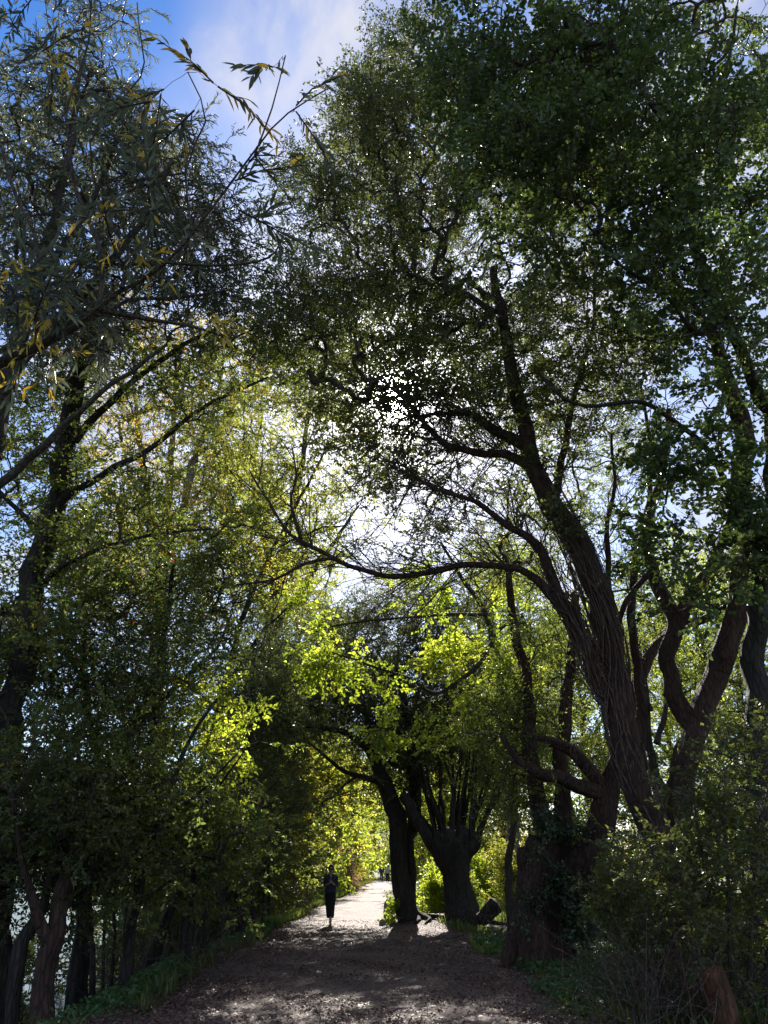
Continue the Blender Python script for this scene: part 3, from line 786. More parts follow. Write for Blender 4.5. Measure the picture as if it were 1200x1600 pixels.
r3d = LB([(1200, 900, 11.3, 16), (1150, 790, 11, 11), (1120, 720, 10.6, 9), (1060, 660, 10.3, 8), (1000, 630, 10, 7), (900, 630, 9.8, 5), (830, 570, 9.6, 3)])
tree('overhanging_elm', 'tree at the right edge whose broad leaved crown fills the top right corner', 'tree', gpt(1195, 11.5), [r3, r3b, r3c, r3d],
     [(1010, 110, 210, 150, 7.2, 10, 1.9), (840, 150, 130, 150, 8, 10.5, 1.9), (720, 60, 70, 90, 8.5, 10.5, 1.4, .7), (1130, 330, 120, 190, 8, 11, 1.8), (950, 330, 130, 120, 8, 10.5, 1.7), (800, 330, 90, 100, 8.5, 10, 1.0, .8),
      (1000, 500, 120, 90, 8.8, 11, .9), (1130, 620, 90, 110, 9.5, 11, 1.0), (1100, 780, 120, 110, 9.5, 11, .9, .6), (1010, 720, 80, 70, 9.5, 11, .7, .5), (1060, 890, 110, 60, 9.5, 10.8, .9, .6), (1185, 800, 50, 150, 9.5, 11, 1.3, .6)],
     'deep', 'round', .088, 'dark')

# old pollard with massive flared bole
r4 = LB([('g', 836, 15.2, 100), (838, 1440, 15.3, 68), (842, 1390, 15.4, 60), (846, 1345, 15.5, 58), (850, 1318, 15.5, 50)], .55)
r4a = LB([(848, 1345, 15.5, 34), (852, 1295, 15.5, 28), (842, 1240, 15.5, 26), (832, 1180, 15.5, 24), (826, 1110, 15.6, 20), (815, 1030, 15.7, 16), (800, 950, 15.8, 12), (790, 870, 15.9, 8)])
r4b = LB([(862, 1360, 15.5, 34), (882, 1310, 15.6, 28), (880, 1245, 15.7, 25), (876, 1180, 15.8, 22), (884, 1110, 15.9, 20), (892, 1020, 16, 16), (900, 930, 16, 11)])
r4c = LB([(865, 1410, 15.5, 50), (905, 1350, 15.3, 50), (930, 1300, 15.1, 44), (942, 1260, 15, 40), (955, 1225, 15, 32), (970, 1180, 15, 26), (985, 1100, 15.2, 22), (1010, 1035, 15.3, 18), (1045, 990, 15.4, 14)])
r4d = LB([(948, 1242, 15, 24), (905, 1230, 14.8, 22), (872, 1216, 14.7, 20), (842, 1205, 14.6, 16), (810, 1190, 14.6, 11), (780, 1150, 14.6, 7)])
r4e = LB([(940, 1232, 15, 22), (920, 1195, 14.8, 22), (895, 1172, 14.7, 19), (860, 1160, 14.6, 15), (840, 1150, 14.6, 10)])
r4f = LB([('g', 772, 14.6, 8), ('g', 788, 14.9, 20), (808, 1462, 15.1, 30), (828, 1425, 15.25, 36), (840, 1385, 15.4, 30)], .0)
r4g = LB([(832, 1370, 15.4, 30), (822, 1345, 15.3, 24), (818, 1325, 15.3, 16)])
def r4extra(root, base):
    T = blob_points([(870, 1300, 40, 70, 14.6, 15.2, 1.0, .25), (850, 1380, 45, 60, 14.6, 15.1, 1.2, .25), (900, 1400, 30, 60, 14.7, 15.2, 2.0, .25)], .07)
    V, Q, RN, TP, TR = sprays(T, rng.normal(0, 1, T.shape) + np.array([0, -.5, -.5]), .06, 'round')
    build('ivy_leaves', V, [Q], LM['ivy'], root, rnd=RN, base=base)
    g = Geo(); batch_tubes(g, TP, np.stack((TR, TR * .8, TR * .4), 1), 3)
    # pale dead twigs hanging from the low limbs
    for s in [(905, 1060), (885, 1040), (900, 1160), (930, 1180), (870, 1100), (945, 1150)]:
        p0 = P(s[0], s[1], 14.4)
        for _ in range(5):
            q = [p0]
            for k in range(9): q.append(q[-1] + np.array([rng.normal(-.03, .07), rng.normal(-.01, .04), -rng.uniform(.03, .12)]))
            batch_tubes(g, np.array(q)[None], np.linspace(.009, .003, 10)[None], 4)
    g.out('dead_twigs', BK['vine'], root, base)
tree('old_pollard_willow', 'old pollard willow with a massive flared bole and crooked low limbs', 'tree', gpt(838, 15.2), [r4, r4a, r4b, r4c, r4d, r4e, r4f, r4g],
     [(830, 1080, 70, 110, 15, 17, 1.5), (790, 1180, 60, 90, 15, 17, 1.6, .8), (800, 850, 70, 90, 15.5, 17, .7), (900, 850, 70, 90, 15.5, 17.5, .8), (920, 700, 80, 80, 15.5, 18, 1.0), (960, 1000, 60, 60, 15.5, 17, .7)],
     'mid', 'small', .065, 'red', extra=r4extra)

# pollard with upright rods
b5 = gpt(716, 24.0)
r5 = LB([('g', 718, 24, 56), (717, 1400, 24, 48), (714, 1365, 24, 47), (712, 1340, 24, 66), (711, 1312, 24, 68), (712, 1300, 24, 30)], .45)
r5a = LB([(704, 1345, 24, 30), (680, 1318, 24, 24), (660, 1290, 24, 21), (642, 1268, 24, 19), (630, 1240, 24, 14)])
r5['rad'] *= .88; r6k = .9
rods = []
for k in range(26):
    u0 = 682 + 62 * k / 25 + rng.uniform(-3, 3); s = (u0 - 712) / 34
    d0 = 24 + rng.uniform(-.5, .5); tu = u0 + s * rng.uniform(10, 85) + rng.normal(0, 24); tv = rng.uniform(1080, 1180)
    rods.append(LB([(u0, 1318, d0, rng.uniform(3.5, 10)), (u0 + (tu - u0) * .25, 1270, d0, rng.uniform(4, 6)), (u0 + (tu - u0) * .6, 1215, d0, 3.5), (tu, tv, d0 + rng.uniform(-.6, .6), 1.6)]))
tree('rod_pollard_willow', 'squat dark pollard with a bundle of upright rods behind the forked trunk', 'tree', b5, [r5, r5a] + [LB([(712, 1345, 24, 30), (u_, v_, 24 + dd_, 24), (u_ + (u_ - 712) * .15, v_ - 12, 24 + dd_, 17)]) for (u_, v_, dd_) in ((688, 1322, -.2), (703, 1308, -.35), (722, 1306, -.3), (738, 1318, -.15), (715, 1312, .3))] + rods,
     [(720, 1160, 85, 80, 24.5, 27, 1.9), (740, 1080, 90, 70, 23.5, 27, 1.8), (670, 1220, 50, 60, 24.3, 26, 1.6, .7), (770, 1220, 45, 60, 24, 26, 1.5, .7), (640, 1120, 55, 60, 24, 27, 2.0), (700, 1040, 90, 40, 25, 28, 1.6)],
     'dark', 'small', .085, 'dark')

# forked tree beside the path
b6 = gpt(638, 24.6)
r6 = LB([('g', 638, 24.6, 36), (632, 1405, 24.6, 32), (627, 1370, 24.6, 29), (623, 1330, 24.6, 28), (621, 1290, 24.6, 32), (613, 1255, 24.6, 30), (602, 1225, 24.6, 26), (590, 1195, 24.6, 20), (575, 1170, 24.5, 15), (550, 1150, 24.3, 11), (515, 1140, 24, 8), (480, 1135, 23.8, 5)], .35)
r6b = LB([(638, 1410, 24.7, 24), (640, 1360, 24.8, 18), (638, 1320, 24.9, 17), (648, 1280, 25, 20), (645, 1230, 25, 20), (642, 1180, 25, 16), (635, 1120, 25, 12), (620, 1050, 25, 7)])
r6c = LB([(612, 1250, 24.6, 14), (590, 1222, 24.5, 11), (560, 1212, 24.3, 8), (530, 1200, 24.1, 6), (500, 1175, 24, 4), (480, 1160, 24, 3)])
r6d = LB([(598, 1215, 24.6, 14), (582, 1160, 24.6, 10), (570, 1110, 24.8, 8), (550, 1060, 25, 5)])
r6e = LB([(560, 1212, 24.3, 5), (540, 1225, 24.2, 4), (520, 1245, 24.2, 3), (500, 1255, 24.1, 2)])
r6['rad'] *= .9
roots6 = [LB([('g', 640, 24.6, 26), ('g', 660, 24.5, 12), ('g', 685, 24.3, 7), ('g', 710, 24.0, 3)], z=.03), LB([('g', 645, 24.5, 22), ('g', 655, 24.1, 8), ('g', 648, 23.7, 4)], z=.03), LB([('g', 650, 24.6, 20), ('g', 672, 24.1, 7), ('g', 665, 23.6, 3)], z=.03)]
tree('forked_pathside_tree', 'dark two stemmed tree with exposed roots standing right where the path turns bright', 'tree', b6, [r6, r6b, r6c, r6d, r6e] + roots6,
     [(540, 1090, 75, 75, 24, 28, 2.8), (610, 1120, 60, 90, 24.5, 29, 2.6), (500, 1130, 60, 50, 24, 27, 1.6, .8), (590, 1000, 110, 55, 26, 30, 3.0), (660, 955, 90, 35, 27, 31, 1.8), (700, 960, 60, 60, 25, 29, 1.5), (620, 1200, 40, 50, 24.2, 25.5, 2.2, .6), (470, 1060, 50, 60, 25, 29, 2.0, .8)],
     'dark', 'small', .085, 'dark')

tree('backlit_hazel', 'hazel arching over the woman from the left, its leaves coloured as backlit gold', 'tree', gpt(405, 28),  # backlit yellow of these leaves put into their olive colour
     [LB([('g', 405, 28, 14), (415, 1330, 28, 10), (435, 1260, 28, 9), (470, 1215, 27.8, 7), (520, 1200, 27.6, 5), (575, 1200, 27.4, 3)], .2), LB([(415, 1330, 28, 8), (400, 1240, 28, 6), (410, 1160, 28, 4)]), LB([(435, 1260, 28, 6), (490, 1255, 27.6, 4), (540, 1240, 27.5, 2)])],
     [(480, 1225, 55, 30, 26.8, 28.6, 1.8, .6), (550, 1215, 45, 28, 26.8, 28.4, 1.6, .5), (430, 1200, 50, 50, 27, 29, 1.8, .7), (440, 1300, 45, 40, 27, 29, 1.5, .7), (510, 1255, 40, 16, 27, 28.4, 1.0, .4)],
     'olive', 'round', .105, 'dark')
# slender tree over the path, its sprays' sunlit brightness put into the leaf colour
r7 = LB([('g', 800, 20, 16), (795, 1350, 20, 11), (805, 1250, 19.8, 10), (800, 1150, 19.5, 9), (775, 1040, 19.2, 9), (760, 960, 19, 8), (720, 900, 19, 6), (690, 850, 19, 4)], .2)
r7b = LB([(822, 975, 19.3, 5), (790, 975, 19, 6), (770, 1000, 18.8, 7), (745, 1040, 18.6, 7), (715, 1065, 18.4, 6), (680, 1082, 18.2, 5), (640, 1060, 18, 4), (580, 1040, 17.9, 3), (520, 1020, 17.8, 2)])
r7c = LB([(800, 1150, 19.5, 7), (822, 1060, 19.4, 7), (826, 1000, 19.3, 6), (815, 960, 19.2, 4)])
r7d = LB([(760, 960, 19, 6), (700, 960, 18.7, 5), (620, 965, 18.4, 4), (540, 975, 18.2, 3), (480, 985, 18, 2)])
tree('lime_leaved_tree', 'slender tree reaching lime green sprays coloured as sunlit out over the path', 'tree', gpt(800, 20), [r7, r7b, r7c, r7d],
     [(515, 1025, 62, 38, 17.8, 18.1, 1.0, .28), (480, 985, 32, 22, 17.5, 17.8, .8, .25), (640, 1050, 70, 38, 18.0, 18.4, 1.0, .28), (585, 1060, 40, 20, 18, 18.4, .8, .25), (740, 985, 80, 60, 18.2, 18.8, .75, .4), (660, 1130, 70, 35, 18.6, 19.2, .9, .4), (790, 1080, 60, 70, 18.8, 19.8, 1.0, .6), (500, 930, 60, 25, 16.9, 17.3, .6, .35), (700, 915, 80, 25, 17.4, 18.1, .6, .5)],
     'lime', 'round', .100, 'twig', rtip=.004)

# ================================================================== TREES, LEFT
# near willow hanging in from the left edge
wl = LB([(-330, 900, 4.6, 150), (-260, 780, 4.3, 120), (-150, 640, 4.0, 80), (-60, 590, 3.8, 36), (0, 562, 3.7, 24), (60, 540, 3.6, 19), (110, 518, 3.6, 16), (150, 492, 3.5, 13), (190, 450, 3.4, 9), (255, 410, 3.3, 7), (300, 360, 3.2, 6), (350, 300, 3.1, 5), (400, 240, 3.0, 4), (450, 185, 2.9, 3), (510, 140, 2.8, 1.6)])
wl['pts'] = np.vstack(([[-3.2, 5.3, float(ground_z(np.array(-3.2), np.array(5.3))) - .1], [-3.25, 5.2, 1.2]], wl['pts'])); wl['rad'] = np.concatenate(([.28, .22], wl['rad'])); wl['rad'][2:5] = [.14, .09, .06]; wl['rad'][5:] *= .72; wl['flare'] = .3
w2 = LB([(150, 492, 3.5, 9), (160, 440, 3.5, 8), (150, 380, 3.5, 7), (120, 310, 3.5, 6), (105, 240, 3.5, 5), (110, 150, 3.5, 4), (140, 60, 3.5, 3), (145, -20, 3.5, 2)])
w3 = LB([(155, 485, 3.5, 8), (230, 500, 3.5, 6), (300, 515, 3.5, 5), (360, 535, 3.5, 3.5)])
w4 = LB([(60, 540, 3.6, 9), (55, 440, 3.6, 6), (50, 370, 3.6, 5), (25, 320, 3.6, 5), (5, 240, 3.6, 4), (-10, 120, 3.6, 3)])
w5 = LB([(190, 450, 3.4, 6), (200, 390, 3.4, 5), (160, 310, 3.4, 4), (150, 220, 3.4, 3), (220, 120, 3.3, 2.5), (215, 10, 3.3, 1.5)])
w6 = LB([(255, 410, 3.3, 5), (330, 415, 3.2, 4), (400, 410, 3.2, 4), (430, 395, 3.2, 3), (445, 360, 3.2, 2)])
w7 = LB([(110, 518, 3.6, 8), (200, 470, 3.7, 6), (265, 465, 3.8, 5), (340, 450, 3.8, 3)])
w8 = LB([(300, 360, 3.2, 4), (290, 270, 3.2, 3), (320, 190, 3.1, 2.5), (300, 120, 3.0, 1.5)])
def yellow_extra(root, base):
    T = blob_points([(20, 395, 30, 25, 3.4, 3.8, .22, .06), (100, 490, 25, 20, 3.4, 3.7, .30, .06), (40, 490, 30, 20, 3.4, 3.8, .22, .06), (210, 370, 20, 20, 3.3, 3.6, .2, .06), (330, 510, 25, 15, 3.2, 3.5, .2, .06), (100, 90, 20, 15, 3.3, 3.6, .15, .05), (70, 560, 30, 20, 3.5, 3.8, .15, .06)], .08)
    V, Q, RN, TP, TR = sprays(T, rng.normal(0, .6, T.shape) + np.array([0, 0, -.7]), .062, 'willow', keep=.5)
    build('yellowed_leaves', V, [Q], LM['yellow'], root, rnd=.35 + RN * .6, base=base)
tree('near_willow', 'willow leaning in from the left edge with long narrow leaves, some turned yellow', 'tree', (-3.2, 5.3, 0), [wl, w2, w3, w4, w5, w6, w7, w8, LB([(398, 243, 3.0, 3), (425, 170, 2.95, 2.4), (445, 85, 2.9, 1.4)])],
     [(110, 250, 150, 260, 3.2, 4.4, .34, .30), (270, 330, 130, 150, 3.0, 4.0, .28, .25), (60, 450, 110, 90, 3.3, 4.2, .5, .25), (230, 130, 60, 60, 3.0, 3.6, .25, .15), (430, 150, 38, 50, 2.75, 3.1, .36, .08), (315, 150, 30, 45, 3.0, 3.3, .42, .08), (390, 330, 60, 60, 3.0, 3.4, .25, .15), (120, 60, 150, 60, 3.0, 3.8, .30, .2)],
     'willow', 'willow', .080, 'twig', rtip=.0016, droop=.1, extra=yellow_extra, sparse_twigs=[(150, 300, 260, 330, 22, .5)])
# willow behind it making the grey green mass at upper left
x0 = gpt(-120, 11)
tree('tall_grey_willow', 'tall grey green willow filling the upper left behind the near branch', 'tree', x0,
     [LB([('g', -120, 11, 90), (-130, 1200, 11, 55), (-120, 1000, 11, 45), (-60, 820, 10.8, 40), (-10, 660, 10.5, 34), (15, 590, 10.3, 28), (40, 480, 10, 22), (80, 360, 9.7, 16), (110, 220, 9.4, 10), (130, 100, 9.2, 6)], .3),
      LB([(15, 590, 10.3, 18), (120, 470, 10, 14), (210, 360, 9.7, 10), (270, 250, 9.5, 6)]), LB([(40, 480, 10, 12), (160, 280, 9.6, 8), (200, 160, 9.3, 5)]), LB([(-60, 820, 10.8, 16), (60, 700, 10.5, 12), (150, 620, 10.2, 8), (260, 540, 10, 5)])],
     [(90, 300, 170, 210, 9, 12, 2.5), (240, 330, 110, 130, 9, 12, 1.9), (330, 380, 70, 100, 9.5, 12, 1.6, .8), (120, 90, 110, 90, 9, 11, 1.2, .8), (60, 520, 130, 80, 9.5, 12, 1.6), (250, 480, 110, 60, 10, 12, 1.4), (270, 230, 50, 50, 9.3, 11, 1.2, .6)],
     'greywillow', 'willow', .085, 'grey')

# dark tree with the leaning trunk at left
l1 = LB([('g', -20, 12, 70), (0, 1300, 12, 42), (15, 1150, 12, 38), (38, 1010, 12, 36), (55, 920, 12, 35), (75, 830, 12, 33), (92, 740, 12, 31), (112, 650, 12, 28), (125, 580, 11.9, 25), (150, 480, 11.8, 18), (165, 380, 11.6, 12)], .3)
l1b = LB([(80, 800, 12, 14), (120, 765, 11.8, 11), (170, 735, 11.6, 10), (240, 697, 11.4, 8), (300, 650, 11.2, 6), (365, 612, 11, 5), (420, 590, 10.9, 3)])
l1c = LB([(118, 690, 12, 14), (150, 650, 12, 12), (200, 600, 12, 9), (280, 545, 12, 7), (350, 505, 12, 4)])
l1d = LB([(55, 930, 12, 10), (90, 890, 11.6, 8), (150, 860, 11.3, 6), (230, 838, 11, 5), (330, 825, 10.8, 3)])
l1e = LB([(70, 850, 12, 10), (30, 800, 12, 8), (-10, 760, 12, 6)])
tree('leaning_dark_maple', 'tall dark trunk leaning right near the left edge with mid green leaves', 'tree', gpt(-20, 12), [l1, l1b, l1c, l1d, l1e],
     [(60, 660, 100, 90, 11, 14, 1.5), (230, 590, 130, 60, 11, 14, 1.2), (60, 850, 110, 110, 11, 14, 1.7), (240, 830, 150, 50, 10.5, 13, 1.6, .7), (330, 640, 80, 40, 10.5, 12, .8, .6), (190, 740, 100, 50, 11, 13, .9, .7), (20, 1000, 90, 90, 11, 14, 2.2), (330, 560, 120, 40, 11, 13, .8, .6), (450, 540, 80, 40, 11, 13, .9, .6)],
     'mid', 'broad', .070, 'dark')

# hazel / rowan thicket trees on the left bank
tree('berried_rowan', 'dense rowan with a scatter of red berries on the left bank', 'tree', gpt(120, 14),
     [LB([('g', 120, 14, 36), (140, 1330, 14, 20), (165, 1230, 13.8, 17), (195, 1170, 13.6, 15), (228, 1100, 13.4, 12), (250, 1040, 13.2, 10), (262, 960, 13, 7), (270, 880, 13, 5)], .3),
      LB([(165, 1230, 13.8, 12), (140, 1130, 13.8, 10), (130, 1020, 13.8, 8), (150, 930, 13.8, 5)]), LB([(215, 1130, 13.5, 9), (290, 1060, 13, 7), (340, 1010, 12.8, 5), (360, 960, 12.7, 3)])],
     [(220, 920, 150, 60, 12.5, 16, 2.4), (160, 1020, 160, 90, 12.5, 16, 2.6), (310, 1010, 70, 70, 11.2, 12.2, 1.7, .6), (210, 1100, 110, 70, 12.5, 14.5, 2.3), (330, 910, 60, 50, 11.4, 12.6, 1.6, .6)],
     'rowan', 'small', .062, 'dark')
tree('bank_hazel', 'spreading hazel over the left bank with sunlit leaf tips', 'tree', gpt(185, 12.5),
     [LB([('g', 190, 12.5, 22), (205, 1450, 12.5, 14), (225, 1370, 12.3, 11), (245, 1300, 12.1, 10), (265, 1240, 12, 8), (300, 1150, 11.8, 6), (340, 1090, 11.6, 4)], .3),
      LB([(225, 1370, 12.3, 8), (180, 1290, 12.2, 7), (120, 1210, 12, 5), (80, 1150, 12, 3)]), LB([(245, 1300, 12.1, 6), (310, 1240, 11.8, 5), (370, 1180, 11.6, 3)])],
     [(330, 1290, 60, 40, 12, 13.8, 1.7, .5), (190, 1190, 90, 70, 11, 14, 1.9, .8), (290, 1260, 90, 50, 13, 15, 2.2), (130, 1200, 130, 90, 11, 14, 2.2), (220, 1310, 140, 60, 11, 14, 2.3), (80, 1300, 100, 80, 10.5, 13.5, 2.0), (330, 1330, 60, 50, 12, 15, 2)],
     'mid', 'broad', .068, 'dark')
tree('added_sunlit_tree', 'slender tree added on the left bank, its leaf edge coloured bright green as sunlit', 'tree', gpt(290, 14.5),  # added tree for the hazel's lit edge, sunlight put into the leaf colour
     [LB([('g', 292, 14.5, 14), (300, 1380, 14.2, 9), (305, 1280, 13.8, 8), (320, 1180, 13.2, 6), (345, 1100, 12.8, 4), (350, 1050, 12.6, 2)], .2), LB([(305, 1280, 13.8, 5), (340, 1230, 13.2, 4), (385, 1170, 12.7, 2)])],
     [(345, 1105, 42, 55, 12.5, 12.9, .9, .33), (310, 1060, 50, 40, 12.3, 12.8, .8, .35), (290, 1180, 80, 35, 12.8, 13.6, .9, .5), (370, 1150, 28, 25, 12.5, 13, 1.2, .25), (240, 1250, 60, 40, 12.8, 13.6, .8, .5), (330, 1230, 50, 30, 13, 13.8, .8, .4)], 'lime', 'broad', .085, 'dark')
tree('forked_bank_willow', 'pale brown trunk forking low at the bottom left corner above the water', 'tree', gpt(62, 10.6),
     [LB([('g', 60, 10.6, 50), (66, 1560, 10.6, 31), (72, 1510, 10.6, 29), (80, 1470, 10.6, 31), (88, 1430, 10.6, 24), (98, 1390, 10.6, 20), (110, 1330, 10.6, 13), (140, 1260, 10.6, 9)], .25),
      LB([(78, 1475, 10.6, 22), (62, 1440, 10.5, 18), (48, 1390, 10.4, 12), (30, 1320, 10.3, 8), (20, 1240, 10.3, 5)]), LB([(86, 1450, 10.6, 16), (104, 1410, 10.7, 13), (112, 1370, 10.8, 10), (160, 1300, 10.9, 7)])],
     [(60, 1330, 90, 70, 10, 12, 1.7, .7), (40, 1410, 60, 35, 10, 11.5, .9, .5), (140, 1370, 80, 45, 10.2, 12, 1.2, .6), (150, 1240, 90, 60, 10, 12, 1.5, .7), (40, 1200, 80, 80, 10, 12.5, 2.0)],
     'dark', 'broad', .06, 'red')
lean = [(18, 10.9, 20, (30, 1500, 22), (50, 1450, 20), (75, 1400, 14), (90, 1330, 8), 'slanting grey trunk at the bottom left corner, behind the forked one'),
        (108, 12.2, 18, (112, 1520, 13), (122, 1470, 12), (130, 1420, 10), (125, 1350, 9), 'straight dark trunk just right of the forked bank willow'),
        (148, 13.4, 12, (145, 1500, 9), (138, 1460, 8), (120, 1420, 6), (100, 1380, 4), 'thin stem curving left over the water gap'),
        (232, 15.5, 24, (240, 1500, 20), (252, 1460, 18), (268, 1420, 14), (290, 1370, 9), 'dark trunk leaning right above the path edge, alone in a gap of the bank thicket')]
for (u, d, w, a, b_, c_, e_, lab) in lean:
    tree('bank_trunk_tree', lab, 'tree', gpt(u, d), [LB([('g', u, d, w), (*a[:2], d, a[2]), (*b_[:2], d, b_[2]), (*c_[:2], d, c_[2]), (*e_[:2], d, e_[2])], .25)],
         [(e_[0], e_[1] - 40, 60, 55, d - 1, d + 1.2, 1.7, .6), (c_[0] + 10, c_[1] - 40, 40, 30, d - .6, d + .8, .8, .4)], 'dark', 'broad', .065, 'dark')
tree('path_edge_alder', 'pair of dark upright trunks where the left bank meets the path', 'tree', gpt(362, 20),
     [LB([('g', 355, 20, 24), (355, 1430, 20, 17), (352, 1390, 20, 14), (358, 1350, 20, 12), (345, 1310, 20, 10), (335, 1260, 20, 7), (330, 1180, 20, 5)], .3),
      LB([('g', 372, 20.3, 24), (372, 1430, 20.3, 18), (374, 1390, 20.3, 16), (378, 1340, 20.3, 14), (380, 1280, 20.2, 12), (385, 1200, 20.2, 9), (390, 1100, 20.2, 6), (400, 1000, 20.2, 4)], .3)],
     [(415, 1050, 55, 70, 19, 23, 2.4), (390, 1150, 70, 90, 19, 24, 2.8), (420, 1250, 60, 70, 20, 25, 2.6), (350, 1270, 60, 70, 18.5, 22, 2.4), (440, 1100, 40, 80, 20, 26, 2.4), (340, 1390, 40, 40, 18.5, 20, 1.0, .6)],
     'dark', 'small', .085, 'dark')
# slim saplings along the left edge
SAP = [(172, 14.2), (188, 15.0), (205, 13.4), (262, 17.0), (290, 18.0), (306, 18.6), (322, 17.6), (398, 22.5), (410, 23.5), (160, 16.0), (280, 16.0), (420, 26.0)]
for k, (u, d) in enumerate(SAP):
    g0 = gpt(u, d); v0 = vof(g0); z = ZC(u, v0, d); hpx = 2.6 / z * FPX
    du = rng.uniform(-14, 18)
    tree('bank_sapling', 'one of the slim dark saplings crowded along the left bank', 'sapling', g0,
         [LB([('g', u, d, 7), (u + du * .3, v0 - hpx * .35, d, 5), (u + du * .6, v0 - hpx * .7, d, 4), (u + du, v0 - hpx * 1.1, d, 2.5)], .2)],
         [(u + du, v0 - hpx * 1.15, 26, 34, d - .4, d + .5, 1.4, .35), (u + du * .5, v0 - hpx * .6, 18, 26, d - .3, d + .4, .8, .25)], 'dark', 'broad', .065 + .0012 * d, 'dark', group='slim saplings along the left bank', rtip=.004)

# pale multi stemmed poplars far left, yellow leaves
tree('yellowing_poplar', 'pale grey multi stemmed poplar with thin yellow leaves, beyond the leaning dark trunk', 'tree', gpt(240, 34),
     [LB([('g', 240, 34, 34), (245, 1100, 34, 26), (250, 900, 34, 22), (235, 800, 34, 12), (222, 720, 34, 9), (212, 640, 34, 6), (210, 560, 34, 4)], .2),
      LB([(250, 900, 34, 16), (262, 790, 34, 12), (268, 700, 34, 9), (275, 640, 34, 7), (300, 560, 34, 4)]), LB([(252, 900, 34, 14), (290, 780, 34, 10), (310, 700, 34, 8), (335, 640, 34, 6), (350, 560, 34, 4)]),
      LB([(236, 800, 34, 9), (200, 730, 34, 6), (185, 660, 34, 4)]), LB([(290, 780, 34, 8), (300, 720, 34, 6), (345, 690, 34, 4)])],
     [(270, 620, 120, 80, 32, 37, .75), (200, 700, 70, 80, 32, 36, .8), (330, 720, 70, 70, 32, 36, .6), (250, 520, 110, 50, 32, 36, .8), (360, 560, 60, 60, 32, 36, .8), (240, 850, 120, 80, 32, 37, 1.8)],
     'yellow', 'small', .13, 'pale', rtip=.012)
tree('olive_birch', 'airy birch with olive and yellow leaves left of the bright gap in the canopy', 'tree', gpt(415, 36),
     [LB([('g', 410, 36, 24), (412, 1200, 36, 19), (418, 1050, 36, 16), (430, 900, 36, 13), (452, 820, 36, 10), (470, 740, 36, 8), (480, 660, 36, 6), (490, 580, 36, 4)], .2),
      LB([(430, 900, 36, 9), (405, 820, 36, 7), (395, 740, 36, 5), (410, 650, 36, 3)]), LB([(420, 1000, 36, 12), (450, 950, 35.5, 10), (520, 850, 35, 6), (560, 790, 35, 3)]), LB([(422, 960, 36, 10), (380, 890, 36, 8), (340, 800, 36, 4)])],
     [(440, 620, 110, 70, 34, 39, 1.3), (400, 740, 60, 70, 34, 39, 1.3), (560, 800, 50, 40, 34, 38, .7), (410, 850, 80, 60, 34, 39, 2.0), (340, 760, 60, 80, 34, 39, 1.6), (520, 560, 70, 60, 34, 38, 1.0), (400, 940, 70, 50, 34, 39, 2.0), (590, 680, 50, 60, 34, 38, .6)],
     'olive', 'small', .15, 'grey', rtip=.011)
tree('young_birch', 'thin bending birch arching over the left bank with sparse olive leaves', 'tree', gpt(318, 16),
     [LB([('g', 318, 16, 13), (330, 1250, 16, 10), (350, 1080, 16, 9), (385, 950, 16, 8), (425, 860, 16, 6), (470, 780, 15.8, 5), (510, 700, 15.5, 3)], .2), LB([(425, 860, 16, 4), (490, 830, 15.8, 3), (540, 820, 15.6, 2)]), LB([(350, 1080, 16, 5), (400, 1000, 15.8, 4), (450, 950, 15.6, 2)])],
     [(490, 740, 85, 80, 14.8, 16.8, 1.0, .8), (430, 800, 70, 60, 15, 17, 1.1, .8), (510, 850, 70, 40, 15, 16.6, .8, .6), (560, 690, 50, 60, 14.8, 16, .6, .6), (450, 900, 60, 40, 15, 16.5, 1.2, .6), (380, 680, 60, 60, 15, 17, .7, .7)],
     'olive', 'small', .08, 'dark', rtip=.005)

